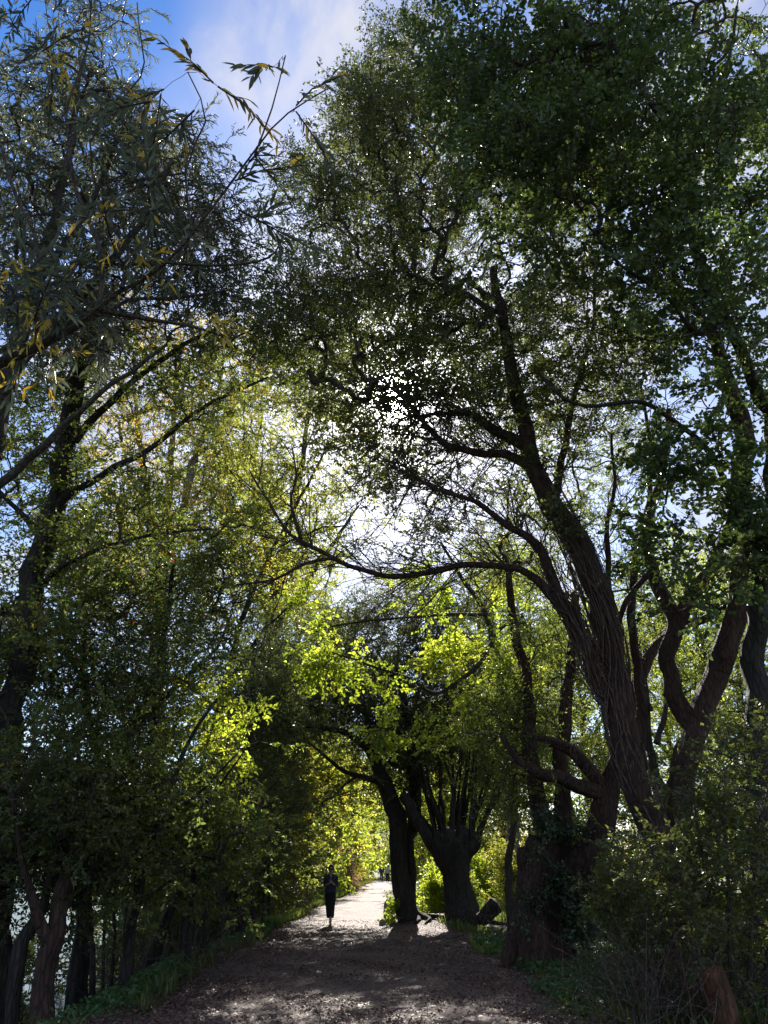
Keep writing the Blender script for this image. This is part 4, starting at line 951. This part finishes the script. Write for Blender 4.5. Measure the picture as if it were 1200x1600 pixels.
# ------------------------------------------------------------------ background trees (each its own)
def bg_tree(name, label, x, y, h, cr, leaf, n, leafL=None, lean=0.0, group=None, low=.22, bark='grey', kind='small', cat='tree', stems=1):
    z0 = float(ground_z(np.array(float(x)), np.array(float(y))))
    base = np.array([x, y, z0]); L = leafL or max(.08, .0042 * y)
    limbs = []
    for s in range(stems):
        a = rng.uniform(0, 6.28) if s else 0
        ln = lean + (math.cos(a) * .25 if s else 0)
        top = base + np.array([ln * h, rng.uniform(-.4, .4), h * rng.uniform(.8, .92)])
        p = [base + np.array([0, 0, -.15])]
        for f in (.25, .5, .75, 1): p.append(base + (top - base) * f + rng.normal(0, .02 * h, 3) * np.array([1, 1, 0]))
        r = .020 * h * np.array([1, .8, .6, .35, .1]) / math.sqrt(stems)
        limbs.append({'pts': np.array(p), 'rad': r, 'flare': .3 if s == 0 else 0})
        if h > 5:
            for _ in range(4):
                f = rng.uniform(.3, .7); st = base + (top - base) * f; az = rng.uniform(0, 6.28)
                e = st + np.array([math.cos(az) * cr * .8, math.sin(az) * cr * .8, h * rng.uniform(.1, .28)])
                limbs.append({'pts': np.array([st, (st + e) / 2 + np.array([0, 0, .06 * h]), e]), 'rad': .009 * h * np.array([1, .6, .2])})
    # clumps through an uneven crown volume
    nc = max(5, n // 9); zc = h * (low + (1 - low) * rng.uniform(0, 1, nc) ** .85); f = (zc / h - low) / (1 - low)
    rr = cr * np.sqrt(np.clip(1 - (2 * f - .75) ** 2 / 1.7, .15, 1)) * np.sqrt(rng.uniform(.05, 1, nc)) * rng.uniform(.75, 1.15, nc); az = rng.uniform(0, 6.28, nc)
    c = base + np.stack((rr * np.cos(az) + lean * zc, rr * np.sin(az), zc), 1)
    T = c[rng.integers(0, nc, n)] + rng.normal(0, 1, (n, 3)) * np.array([.30, .30, .22]) * (cr / 2.4)
    return tree(name, label, cat, base, limbs, None, leaf, kind, L, bark, group=group, world=[T], rtip=.004 + .00012 * y)

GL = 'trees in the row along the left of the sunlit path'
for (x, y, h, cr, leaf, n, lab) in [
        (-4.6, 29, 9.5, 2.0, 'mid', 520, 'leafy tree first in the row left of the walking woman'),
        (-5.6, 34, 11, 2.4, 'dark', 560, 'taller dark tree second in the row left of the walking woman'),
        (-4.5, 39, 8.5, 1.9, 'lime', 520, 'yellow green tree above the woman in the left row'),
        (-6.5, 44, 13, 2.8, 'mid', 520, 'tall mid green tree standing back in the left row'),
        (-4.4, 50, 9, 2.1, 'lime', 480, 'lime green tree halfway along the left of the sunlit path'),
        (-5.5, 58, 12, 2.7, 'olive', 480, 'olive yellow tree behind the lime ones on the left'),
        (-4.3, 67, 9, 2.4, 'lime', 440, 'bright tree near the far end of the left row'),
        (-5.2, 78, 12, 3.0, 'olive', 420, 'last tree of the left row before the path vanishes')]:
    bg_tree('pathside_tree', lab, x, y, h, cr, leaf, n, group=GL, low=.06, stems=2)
GR = 'sunlit woodland trees behind the right hand trunks'
for (x, y, h, cr, leaf, n, lab) in [
        (3.6, 47, 10, 2.6, 'lime', 520, 'lime green woodland tree seen between the forked tree and the rod pollard'),
        (7.4, 30, 11, 2.6, 'lime', 560, 'yellow green tree directly behind the old pollard bole'),
        (8.8, 24, 11, 2.5, 'mid', 600, 'mid green tree filling the gap between old pollard and leaning twin trunk'),
        (12.2, 27, 13, 3.2, 'lime', 620, 'tall lime tree behind the fork of the twin stemmed willow'),
        (11.2, 20, 8.5, 2.3, 'mid', 560, 'lower green tree right of the twin stemmed willow'),
        (14.5, 22, 13, 3.0, 'olive', 520, 'olive tree at the right edge of the woodland'),
        (6.8, 52, 13, 3.2, 'olive', 480, 'olive tree beyond the pale gravel patch'),
        (10.5, 40, 14, 3.4, 'lime', 520, 'tall bright tree right of the pale gravel patch'),
        (16.5, 34, 15, 3.6, 'mid', 520, 'tall green tree far back on the right'),
        (3.9, 64, 13, 3.0, 'mid', 460, 'green tree right of the far walkers'),
        (9.5, 66, 15, 3.8, 'yellow', 420, 'yellow tree deep in the right woodland'),
        (19, 50, 17, 4.5, 'olive', 480, 'broad olive tree deep at the right side')]:
    bg_tree('woodland_tree', lab, x, y, h, cr, leaf, n, group=GR, low=.10)
GF = 'trees closing off the far end of the path'
for (x, y, h, cr, leaf, n, lab) in [
        (-4.5, 101, 12, 3.6, 'lime', 480, 'bright tree closing the far end of the path on its left'),
        (1.5, 118, 13, 4.0, 'lime', 520, 'bright tree straight behind the far walkers'),
        (4.6, 104, 12, 3.4, 'olive', 460, 'olive tree closing the far end of the path on its right'),
        (-2.0, 128, 17, 5.0, 'olive', 480, 'tall olive tree beyond the end of the path'),
        (-9, 120, 18, 5.0, 'mid', 460, 'tall green tree far left of the end of the path'),
        (10, 122, 18, 5.0, 'lime', 460, 'tall bright tree far right of the end of the path'),
        (18, 110, 19, 5.5, 'mid', 460, 'broad green tree far right beyond the woodland'),
        (6, 90, 14, 4, 'mid', 460, 'green tree near the end of the path on its right')]:
    bg_tree('far_tree', lab, x, y, h, cr, leaf, n, group=GF, low=.02, leafL=.30, stems=2)
# tall pale background trees rising behind the lime sprays
for (x, y, h, cr, leaf, n, lab) in [(6.2, 38, 18, 2.6, 'mid', 520, 'tall grey stemmed tree rising behind the lime sprays'), (-5.8, 47, 21, 3.0, 'olive', 560, 'tallest tree left of the path, its top thin against the sky'),
                                   (9.5, 46, 20, 3.2, 'lime', 520, 'tall tree whose top shows through the bright gap')]:
    bg_tree('tall_backdrop_tree', lab, x, y, h, cr, leaf, n, low=.3, bark='pale')
# russet bush and low bushes
bg_tree('russet_bush', 'reddish brown bush beside the path behind the walking woman', -3.1, 53, 2.6, 1.2, 'russet', 300, leafL=.11, low=.05, bark='vine', cat='bush', stems=3)
bg_tree('sunlit_bush', 'pale sunlit bush just beyond the russet one', -2.6, 62, 3.4, 1.3, 'yellow', 260, leafL=.13, low=.05, cat='bush', stems=3)
bg_tree('lime_bush', 'bright lime bush glowing between the forked tree and the rod pollard', 2.35, 29.5, 1.25, 1.0, 'lime', 420, leafL=.085, low=.03, kind='round', cat='bush', stems=3)
bg_tree('lime_bush', 'wider low lime bush behind the glowing one', 3.6, 33, 1.5, 1.4, 'lime', 380, leafL=.10, low=.03, kind='round', cat='bush', stems=3)
bg_tree('post_side_bush', 'small leafy plant at the left foot of the forked tree', .42, 24.5, .62, .26, 'lime', 60, leafL=.06, low=.05, kind='round', cat='bush', stems=2)
GB = 'low bushes along the left of the path'
for (x, y, h, cr, leaf, n, lab) in [(-4.2, 27, 2.6, .9, 'mid', 240, 'low bush nearest the saplings left of the bright path'), (-4.3, 31.5, 3.0, 1.0, 'mid', 240, 'second low bush behind the woman, left side'), (-4.0, 36, 2.8, 1.0, 'dark', 240, 'dark low bush left of the bright path'), (-3.6, 42, 3, 1.0, 'mid', 220, 'low green bush just before the russet one')]:
    bg_tree('low_bush', lab, x, y, h, cr, leaf, n, leafL=.10, low=.04, group=GB, cat='bush', stems=3)
GU = 'undergrowth bushes under the right trees'
for (x, y, h, cr, leaf, n, lab) in [(6.3, 19.5, 3.2, 1.3, 'dark', 320, 'dark bush just right of the old pollard bole'), (8.0, 17.5, 3.4, 1.4, 'mid', 320, 'green bush behind the brambles'), (9.6, 16, 4.5, 1.6, 'dark', 360, 'tall dark bush at the right edge'), (5.6, 24, 2.6, 1.2, 'mid', 260, 'green bush in the gap right of the rod pollard'), (4.6, 28.5, 2.2, .9, 'olive', 200, 'yellowish bush behind the fallen log')]:
    bg_tree('understory_bush', lab, x, y, h, cr, leaf, n, leafL=.085, low=.03, group=GU, cat='bush', stems=3, bark='twig')

GS = 'bushes on the left bank above the water'
for (u, d, h, cr, leaf, n, lab) in [(-10, 12.5, .9, .8, 'dark', 60, 'dark bank bush at the left edge beside the slanting grey trunk'), (75, 15.5, .9, .8, 'dark', 60, 'dark bank bush in the water gap behind the forked bank willow'), (130, 17, 1.1, .9, 'mid', 70, 'green bank bush behind the straight dark trunk'),
        (185, 18.5, 1.8, 1.0, 'dark', 130, 'dark bank bush among the nearest slim saplings'), (232, 21, 3.0, 1.2, 'mid', 300, 'green bank bush behind the trunk that leans right above the path'), (290, 23, 3.4, 1.3, 'dark', 320, 'dark bank bush behind the farther slim saplings'),
        (330, 26, 3.6, 1.4, 'mid', 320, 'green bank bush left of the pair of upright trunks'), (260, 30, 4.0, 1.8, 'lime', 320, 'light green bush glimpsed far behind the slim saplings'), (200, 33, 4.5, 2.2, 'mid', 320, 'bush far back at the foot of the yellowing poplar'), (40, 20, 1.6, .9, 'dark', 160, 'low dark bush at the waterline on the left'), (390, 29, 3.2, 1.2, 'dark', 280, 'dark bush right of the pair of upright trunks')]:
    p_ = gpt(u, d)
    bg_tree('bank_bush', lab, float(p_[0]), d, h, cr, leaf, n, leafL=.055 + .002 * d, low=.02, group=GS, cat='bush', stems=3, bark='twig', kind='broad')
# near bushes, right foreground
tree('foreground_hazel_bush', 'dark leafy bush at the lower right with a few glossy sunlit leaves', 'bush', gpt(1150, 9.6),
     [LB([('g', 1150 + a, 9.6, 9), (1150 + a * 1.3, 1430, 9.5, 7), (1150 + a * 1.8, 1330, 9.4, 5), (1150 + a * 2.3, 1220, 9.3, 3)], .2) for a in (-55, -30, -8, 20, 45)],
     [(1120, 1270, 60, 60, 8.6, 10.4, 1.7, .5), (1160, 1350, 80, 90, 8.6, 10.4, 2.4, .6), (1060, 1400, 80, 60, 8.8, 10.2, 1.3, .5), (1160, 1455, 70, 40, 8.6, 10, 1.5, .5), (1185, 1180, 50, 70, 8.8, 10.4, 1.8, .6), (1040, 1330, 50, 50, 9, 10.3, 1.0, .4)],
     'dark', 'broad', .060, 'twig', rtip=.0025)
tree('bramble_bush', 'arching bramble with sunlit leaf sprays beside the old pollard', 'bush', gpt(1000, 11),
     [LB([('g', 1000, 11, 9), (985, 1480, 11, 6), (960, 1430, 10.8, 5), (930, 1420, 10.6, 3)], .2), LB([('g', 1010, 11, 8), (1015, 1440, 11, 6), (1000, 1390, 10.8, 4), (960, 1380, 10.6, 2)]), LB([('g', 1020, 11, 8), (1045, 1460, 10.8, 6), (1085, 1440, 10.5, 4)])],
     [(970, 1410, 70, 35, 10.3, 11.3, 1.5, .35), (980, 1465, 55, 35, 10.5, 12, 1.3, .4), (1060, 1450, 60, 35, 10, 11.3, 1.3, .35), (940, 1330, 40, 40, 11, 12.5, 1.0, .4), (1010, 1530, 50, 22, 10.2, 11.2, 1.0, .3)],
     'dark', 'broad', .055, 'twig', rtip=.0025)
tree('verge_bramble', 'low bramble sprigs at the bottom edge right of the ground cover', 'bush', gpt(1000, 9.3),
     [LB([('g', 1000, 9.3, 7), (985, 1570, 9.3, 5), (960, 1565, 9.2, 3)], .2), LB([('g', 1010, 9.3, 7), (1020, 1560, 9.3, 5), (1050, 1560, 9.2, 3)])],
     [(1000, 1595, 50, 14, 8.9, 9.8, 1.2, .2), (1060, 1575, 50, 18, 9, 9.8, 1.0, .22)], 'dark', 'broad', .050, 'twig', rtip=.0025)
# thicket of bare twigs in the lower right
def thicket(name, label, u0, u1, d0, d1, n, h, seed_dir=0.0):
    base = gpt((u0 + u1) / 2, (d0 + d1) / 2); root = empty(name, base, label, 'thicket'); g = Geo()
    for _ in range(n):
        u = rng.uniform(u0, u1); d = rng.uniform(d0, d1); p = gpt(u, d, -.03); L = rng.uniform(.5, 1) * h
        az = rng.uniform(0, 6.28); el = rng.uniform(.35, 1.4); q = [p]; dv = np.array([math.cos(az) * math.cos(el), math.sin(az) * math.cos(el) * .6, math.sin(el)])
        K = 9
        for k in range(K):
            dv = dv + rng.normal(0, .10, 3) + np.array([seed_dir * .05, 0, -.07]); dv /= np.linalg.norm(dv); q.append(q[-1] + dv * L / K)
        q = np.array(q); q[:, 2] = np.maximum(q[:, 2], ground_z(q[:, 0], q[:, 1]) - .02)
        r0 = rng.uniform(.003, .011); batch_tubes(g, q[None], np.linspace(r0, r0 * .35, K + 1)[None], 4)
        for _k in range(3):
            j = rng.integers(3, K); e = q[j] + rng.normal(0, .22, 3) * h * .6 + np.array([0, 0, .05]); e[2] = max(e[2], float(ground_z(e[0], e[1])))
            batch_tubes(g, np.array([q[j], (q[j] + e) / 2 + rng.normal(0, .02, 3), e])[None], np.array([[r0 * .6, r0 * .4, r0 * .2]]), 3)
    g.out('bare_stems', BK['vine'], root, base)
thicket('bare_twig_thicket', 'tangle of bare grey brown stems in front of the old post', 960, 1190, 9.0, 11.5, 190, 1.5)
thicket('bare_twig_thicket', 'tangle of bare stems under the bramble beside the ground cover', 975, 1060, 10.5, 13, 70, 1.0)
thicket('bare_twig_thicket', 'small heap of dark twigs around the fallen log', 752, 800, 19, 22, 70, 1.0)
thicket('bare_twig_thicket', 'thin stems rising from the left bank above the water', 90, 330, 13, 18, 120, 1.5)
thicket('bare_twig_thicket', 'upright dead stems beside the grass, left of the woman', 420, 490, 27, 31, 60, 1.6)

# ================================================================== OBJECTS
# old post at lower right
pb_ = gpt(1142, 9.15); g = Geo()
bark_tube(g, np.array([pb_ + [0, 0, -.15], pb_ + [-.01, 0, .2], pb_ + [-.03, 0, .42], pb_ + [-.05, 0, .56]]), np.array([.15, .145, .14, .135]), rough=.05, sides=26, step=.04)
o = g.out('old_post', BK['post'], base=pb_); o.location = pb_
tag(o, 'thick orange brown cut post under the dark bush at the lower right', 'post')
pb_ = gpt(1085, 9.8); g = Geo()
bark_tube(g, np.array([pb_ + [0, 0, -.1], pb_ + [-.02, 0, .4], pb_ + [-.05, 0, .85]]), np.array([.035, .032, .026]), rough=.05, sides=12, step=.05)
o = g.out('thin_stake', BK['post'], base=pb_); o.location = pb_
tag(o, 'thin brown stake standing left of the thick cut post', 'stake')
# stone marker and timber edge left of the forked tree
mp = gpt(606, 25.4)
def stone(name, c, sx, sy, sz, mat, jag=.06):
    g = Geo(); nu, nv = 10, 8
    V = []
    for j in range(nv + 1):
        f = j / nv; z = sz * f; k = (1 - .10 * f) * (1 if j < nv - 1 else (.82 if j == nv - 1 else .35))
        for i in range(nu * 2):
            a = i / (nu * 2) * 2 * math.pi; c_, s_ = math.cos(a), math.sin(a)
            ee = (abs(c_) ** 4 + abs(s_) ** 4) ** -.25
            V.append((c_ * ee * sx * k + rng.normal(0, jag * sx), s_ * ee * sy * k + rng.normal(0, jag * sy), z + (rng.normal(0, jag * .03) if j < nv else .01)))
    m = nu * 2; i = np.arange(nv)[:, None] * m + np.arange(m)[None, :]; i2 = np.arange(nv)[:, None] * m + (np.arange(m)[None, :] + 1) % m
    q = np.stack((i, i2, i2 + m, i + m), -1).reshape(-1, 4); V.append((0, 0, sz + .015)); top = nv * m
    t = np.stack((top + np.arange(m), top + (np.arange(m) + 1) % m, np.full(m, len(V) - 1)), 1)
    g.add(np.array(V), q, t); o = g.out(name, mat); o.location = c - np.array([0, 0, .04]); return o
o = stone('stone_marker', mp, .13, .12, .62, plain('weathered_stone', (.30, .28, .26), .9)); tag(o, 'short mossy grey post at the left foot of the forked tree', 'post')
o = stone('edging_block', gpt(598, 24.3), .11, .10, .20, plain('pale_timber_block', (.26, .22, .19), .9)); tag(o, 'small pale square block beside the leafy plant at the path edge', 'block')
# fallen log
lp = gpt(760, 21.5); g = Geo(); lr = empty('fallen_log', lp, 'dark broken log with a raised round end beside the rod pollard', 'log')
a_ = gpt(736, 23.2); c_ = P(777, 1412, 22.6)
bark_tube(g, np.array([a_ + [0, 0, .05], a_ * .5 + c_ * .5 + [0, 0, -.04], c_]), np.array([.15, .18, .19]), rough=.16, sides=22, step=.06)
g.out('log_body', BK['dark'], lr, lp)
g = Geo()
bark_tube(g, np.array([a_ + [.15, -.05, .12], a_ + [.5, -.2, .10], a_ + [.95, -.35, .04]]), np.array([.08, .07, .04]), rough=.12, sides=12, step=.06)
g.out('broken_limb', BK['dark'], lr, lp)

# far shore trees across the lake
proto = None
for k in range(22):
    y = 20 + k * 24 + rng.uniform(-6, 6); x = -172 - rng.uniform(0, 10)
    if proto is None:
        proto = bg_tree('far_shore_tree', 'distant low tree on the far shore across the lake', x, y, 8, 8, 'mid', 340, leafL=.8, low=.02, group='trees on the far shore of the lake'); src = proto
    else:
        c = src.copy(); COL.objects.link(c); c.location = (x, y, 1.2); c.rotation_euler = (0, 0, rng.uniform(0, 6.28)); s = rng.uniform(.8, 1.3); c.scale = (s, s, s)
        for ch in src.children:
            d = ch.copy(); COL.objects.link(d); d.parent = c

# ================================================================== PEOPLE
M_SKIN = plain('skin', (.38, .23, .17), .5); M_NAVY = plain('navy_black_cloth', (.03, .034, .055), .8); M_BLK = plain('black_cloth', (.012, .012, .015), .85)
M_HAIR = plain('dark_brown_hair', (.03, .02, .016), .55); M_SHOE = plain('dark_shoe', (.02, .018, .018), .4); M_SLATE = plain('slate_blue_cloth', (.05, .055, .08), .8); M_LGREY = plain('pale_grey_cloth', (.38, .37, .42), .8)
def skin_body(name, nodes, edges, mat, parent, root=0, lv=2):
    me = bpy.data.meshes.new(name); me.from_pydata([n[:3] for n in nodes], edges, []); me.materials.append(mat)
    o = bpy.data.objects.new(name, me); COL.objects.link(o); o.parent = parent
    md = o.modifiers.new('skin', 'SKIN'); md.use_smooth_shade = True
    sv_ = me.skin_vertices[0].data if me.skin_vertices else None
    if sv_ is None:
        return o
    for i, n in enumerate(nodes):
        r = n[3]; sv_[i].radius = r if isinstance(r, tuple) else (r, r)
        sv_[i].use_root = (i == root)
    ss = o.modifiers.new('sub', 'SUBSURF'); ss.levels = lv; ss.render_levels = lv
    return o
def loft(name, rings, mat, parent, n=20, cap=True, fold=0.0, nf=7):
    """rings: (cx,cy,z,rx,ry)"""
    V = []
    for j, (cx, cy, z, rx, ry) in enumerate(rings):
        for i in range(n):
            a = 2 * math.pi * i / n; k = 1 + fold * math.sin(nf * a + j * .25)
            V.append((cx + math.cos(a) * rx * k, cy + math.sin(a) * ry * k, z))
    m = len(rings); i = np.arange(m - 1)[:, None] * n + np.arange(n)[None, :]; i2 = np.arange(m - 1)[:, None] * n + (np.arange(n)[None, :] + 1) % n
    q = np.stack((i, i2, i2 + n, i + n), -1).reshape(-1, 4); t = []
    if cap:
        V.append(tuple(rings[0][:3])); V.append(tuple(rings[-1][:3]))
        ar = np.arange(n); t = np.concatenate((np.stack(((ar + 1) % n, ar, np.full(n, len(V) - 2)), 1), np.stack((ar + (m - 1) * n, (ar + 1) % n + (m - 1) * n, np.full(n, len(V) - 1)), 1)))
    o = build(name, np.array(V), [q, t], mat, parent, smooth=True)
    ss = o.modifiers.new('sub', 'SUBSURF'); ss.levels = 1; ss.render_levels = 1
    return o
def make_person(label, loc, face, H, mode):
    """figure facing -Y at face=0; local units metres"""
    root = empty('person', loc, label, 'person'); root.rotation_euler = (0, 0, face); k = H / 1.64; root.scale = (k, k, k)
    fr = mode == 'front'
    nodes = [(0, 0, .90, (.125, .09)), (0, .01, 1.02, (.11, .08)), (0, .01, 1.16, (.12, .085)), (0, .01, 1.30, (.13, .085)), (0, .012, 1.37, (.07, .06)), (0, .008, 1.42, .046), (0, -.005, 1.47, (.052, .058)), (0, -.012, 1.53, (.070, .082)), (0, -.006, 1.59, (.064, .076)), (0, 0, 1.625, (.03, .035))]
    edges = [(i, i + 1) for i in range(9)]
    def chain(start, pts):
        j = start
        for p in pts: nodes.append(p); edges.append((j, len(nodes) - 1)); j = len(nodes) - 1
        return j
    for s in (-1, 1):
        if fr:   # forearms folded to meet at the chest
            w = chain(3, [(s * .140, .02, 1.315, .046), (s * .168, .03, 1.20, .039), (s * .172, .02, 1.08, .034), (s * .11, -.13, 1.09, .030), (s * .045, -.20, 1.145 + .02 * s, .022), (s * .025, -.215, 1.165 + .02 * s, (.028, .014))])
            for q in range(4):
                zz = 1.150 + .02 * s + q * .013
                chain(w, [(s * .005 - s * .005, -.225 - .004 * q, zz, .009), (-s * .022, -.232, zz + .012, .0085), (-s * .036, -.222, zz + .016 - .003 * q, .0075)])
            chain(w, [(s * .022, -.205, 1.195 + .02 * s, .0095), (s * .012, -.212, 1.222 + .02 * s, .0085)])
        else:
            sw = s * (.10 if mode == 'walk' else .04)
            w = chain(3, [(s * .155, .02, 1.315, .048), (s * .20, .02 + sw * .3, 1.18, .041), (s * .215, .01 + sw * .8, 1.05, .036), (s * .22, -.02 + sw * 1.3, .93, .028), (s * .222, -.03 + sw * 1.6, .83, .022), (s * .22, -.035 + sw * 1.7, .79, (.016, .028))])
            for q in range(4):
                yy = -.065 + sw * 1.7 + q * .02
                chain(w, [(s * .222, yy, .745, .009), (s * .215, yy - .004, .715, .0085), (s * .205, yy - .006, .690 + .006 * abs(q - 1.5), .0075)])
            chain(w, [(s * .212, -.075 + sw * 1.7, .775, .0095), (s * .206, -.085 + sw * 1.7, .745, .0085)])
        st = {'front': (.0 if s < 0 else .0), 'walk': s * .16, 'stand': s * .02}[mode]
        hx = .07
        if fr: fx, fy = (.035, -.16) if s < 0 else (.0, .22)      # one foot forward, the other hidden behind it
        else: fx, fy = s * .075, st
        lift = .07 if (fr and s > 0) or (mode == 'walk' and s > 0) else 0
        chain(0, [(s * hx, 0, .84, .082), (s * hx * .8 + fx * .2, fy * .3, .66, .070), (fx * .6 + s * .03, fy * .45 - .02, .48, .053), (fx * .9 + s * .012, fy * .8, .30 + lift * .4, .050), (fx + s * .004, fy + .01, .10 + lift, .032), (fx, fy - .0, .045 + lift, .036), (fx, fy - .08, .03 + lift * .6, (.036, .024)), (fx, fy - .15, .022 + lift * .4, (.030, .016))])
    skin_body('body', nodes, edges, M_SKIN, root)
    # face
    g = Geo()
    for (cx, cy, cz, rx, ry, rz) in [(0, -.098, 1.515, .011, .018, .020), (-.027, -.088, 1.540, .011, .007, .007), (.027, -.088, 1.540, .011, .007, .007), (0, -.088, 1.483, .022, .008, .006), (-.074, .0, 1.53, .010, .018, .028), (.074, .0, 1.53, .010, .018, .028)]:
        a, b = np.meshgrid(np.linspace(0, 2 * np.pi, 11)[:-1], np.linspace(-1.4, 1.4, 7)); v = np.stack((cx + rx * np.cos(a) * np.cos(b), cy + ry * np.sin(a) * np.cos(b), cz + rz * np.sin(b)), 2).reshape(-1, 3)
        i = np.arange(6)[:, None] * 10 + np.arange(10)[None, :]; i2 = np.arange(6)[:, None] * 10 + (np.arange(10)[None, :] + 1) % 10
        g.add(v, np.stack((i, i2, i2 + 10, i + 10), -1).reshape(-1, 4))
    g.out('face_features', M_SKIN, root)
    # hair: short cap
    hr = []
    for j in range(9):
        f = j / 8; z = 1.485 + .165 * f; k2 = math.sqrt(max(.02, 1 - (f * 1.0) ** 3.2)); hr.append((0, .020 - .004 * f, z, .092 * k2 * (.95 + .1 * math.sin(f * 3)), .098 * k2))
    loft('hair', hr, M_HAIR, root, fold=.02)
    hrf = [(0, -.030 + .012 * j, 1.572 + .018 * j, .076 - .006 * j, .062 - .004 * j) for j in range(5)]
    loft('fringe', hrf, M_HAIR, root, fold=.03)
    top_m = {'front': M_NAVY, 'walk': M_SLATE, 'stand': M_LGREY}[mode]; leg_m = {'front': M_BLK, 'walk': M_SLATE, 'stand': M_BLK}[mode]
    if mode == 'stand': leg_m = M_BLK
    jb = .86
    loft('jacket', [(0, .01, jb, .185, .135), (0, .01, jb + .06, .178, .128), (0, .01, 1.02, .158, .115), (0, .01, 1.14, .155, .113), (0, .012, 1.25, .160, .114), (0, .014, 1.32, .150, .104), (0, .014, 1.365, .115, .085), (0, .012, 1.395, .066, .062)], top_m, root, 24, fold=.012)
    g = Geo()
    for s in (-1, 1):
        if fr: arm = [(s * .11, .018, 1.340), (s * .148, .02, 1.305), (s * .170, .03, 1.19), (s * .176, .02, 1.085), (s * .150, -.06, 1.075), (s * .125, -.11, 1.085)]; ra = [.045, .058, .056, .055, .052, .048]
        else:
            sw = s * (.10 if mode == 'walk' else .04)
            arm = [(s * .13, .018, 1.335), (s * .172, .02, 1.30), (s * .202, .02 + sw * .3, 1.18), (s * .217, .01 + sw * .8, 1.05), (s * .222, -.02 + sw * 1.3, .93), (s * .223, -.03 + sw * 1.55, .845)]; ra = [.05, .066, .058, .053, .048, .040]
        batch_tubes(g, np.array(catmull(arm, 4))[None], np.interp(np.linspace(0, 5, 21), range(6), ra)[None], 14)
    g.out('sleeve', top_m, root).name = 'sleeves'
    if fr:
        loft('long_skirt_trousers', [(0, 0, .96, .135, .10), (0, 0, .86, .172, .125), (.0, -.0, .74, .170, .125), (.0, -.01, .60, .150, .135), (.0, -.01, .45, .132, .15), (.005, -.01, .32, .122, .17), (.01, -.01, .205, .118, .18)], leg_m, root, 26, fold=.03, nf=5)
        g = Geo()
        # bare neckline opening seen as a narrow v
        vv = np.array([(-.045, -.098, 1.375), (.045, -.098, 1.375), (.0, -.112, 1.235), (-.045, -.085, 1.378), (.045, -.085, 1.378), (0, -.098, 1.235), (0, -.112, 1.375)])
        g.add(vv, None, np.array([[0, 2, 6], [6, 2, 1], [0, 6, 3], [1, 4, 6], [3, 5, 2], [3, 2, 0], [4, 1, 2], [4, 2, 5]])); g.out('neckline', M_SKIN, root)
    else:
        for s in (-1, 1):
            st = s * .16 if mode == 'walk' else s * .02
            lift = .07 if (mode == 'walk' and s > 0) else 0
            loft('trouser_leg', [(s * .075, 0, .93, .085, .11), (s * .082, st * .1, .80, .092, .105), (s * .08, st * .35, .62, .080, .088), (s * .078, st * .5 - .01, .46, .068, .072), (s * .076, st * .85, .28 + lift * .4, .062, .068), (s * .076, st + .01, .085 + lift, .058, .066)], leg_m, root, 18)
        loft('waistband', [(0, 0, .88, .155, .118), (0, 0, .93, .150, .115), (0, 0, .98, .140, .108)], leg_m, root, 22)
    for s in (-1, 1):
        if fr: fx, fy, lift = (.035, -.16, 0) if s < 0 else (0, .22, .07)
        else: fx, fy, lift = s * .075, (s * .16 if mode == 'walk' else s * .02), (.07 if (mode == 'walk' and s > 0) else 0)
        loft('shoe', [(fx, fy - .055, .0 + lift, .036, .105), (fx, fy - .055, .018 + lift, .042, .115), (fx, fy - .05, .045 + lift, .040, .100), (fx, fy - .02, .068 + lift, .034, .062)], M_SHOE, root, 16)
    return root
def foot(u, d): p = gpt(u, d); return (float(p[0]), float(p[1]), float(ground_z(p[0], p[1])) + .012)
make_person('woman walking on the path in dark jacket and long dark skirt, hands held together', foot(515, 24.6), 0.0, 1.64, 'front')
make_person('far off walker in slate blue clothes at the end of the path', foot(596, 92), math.pi, 1.80, 'walk')
make_person('far off walker in pale grey top and black trousers at the end of the path', foot(605.5, 90), math.pi, 1.68, 'stand')
print('POLYS', sum(len(o.data.polygons) for o in bpy.data.objects if o.type == 'MESH'))
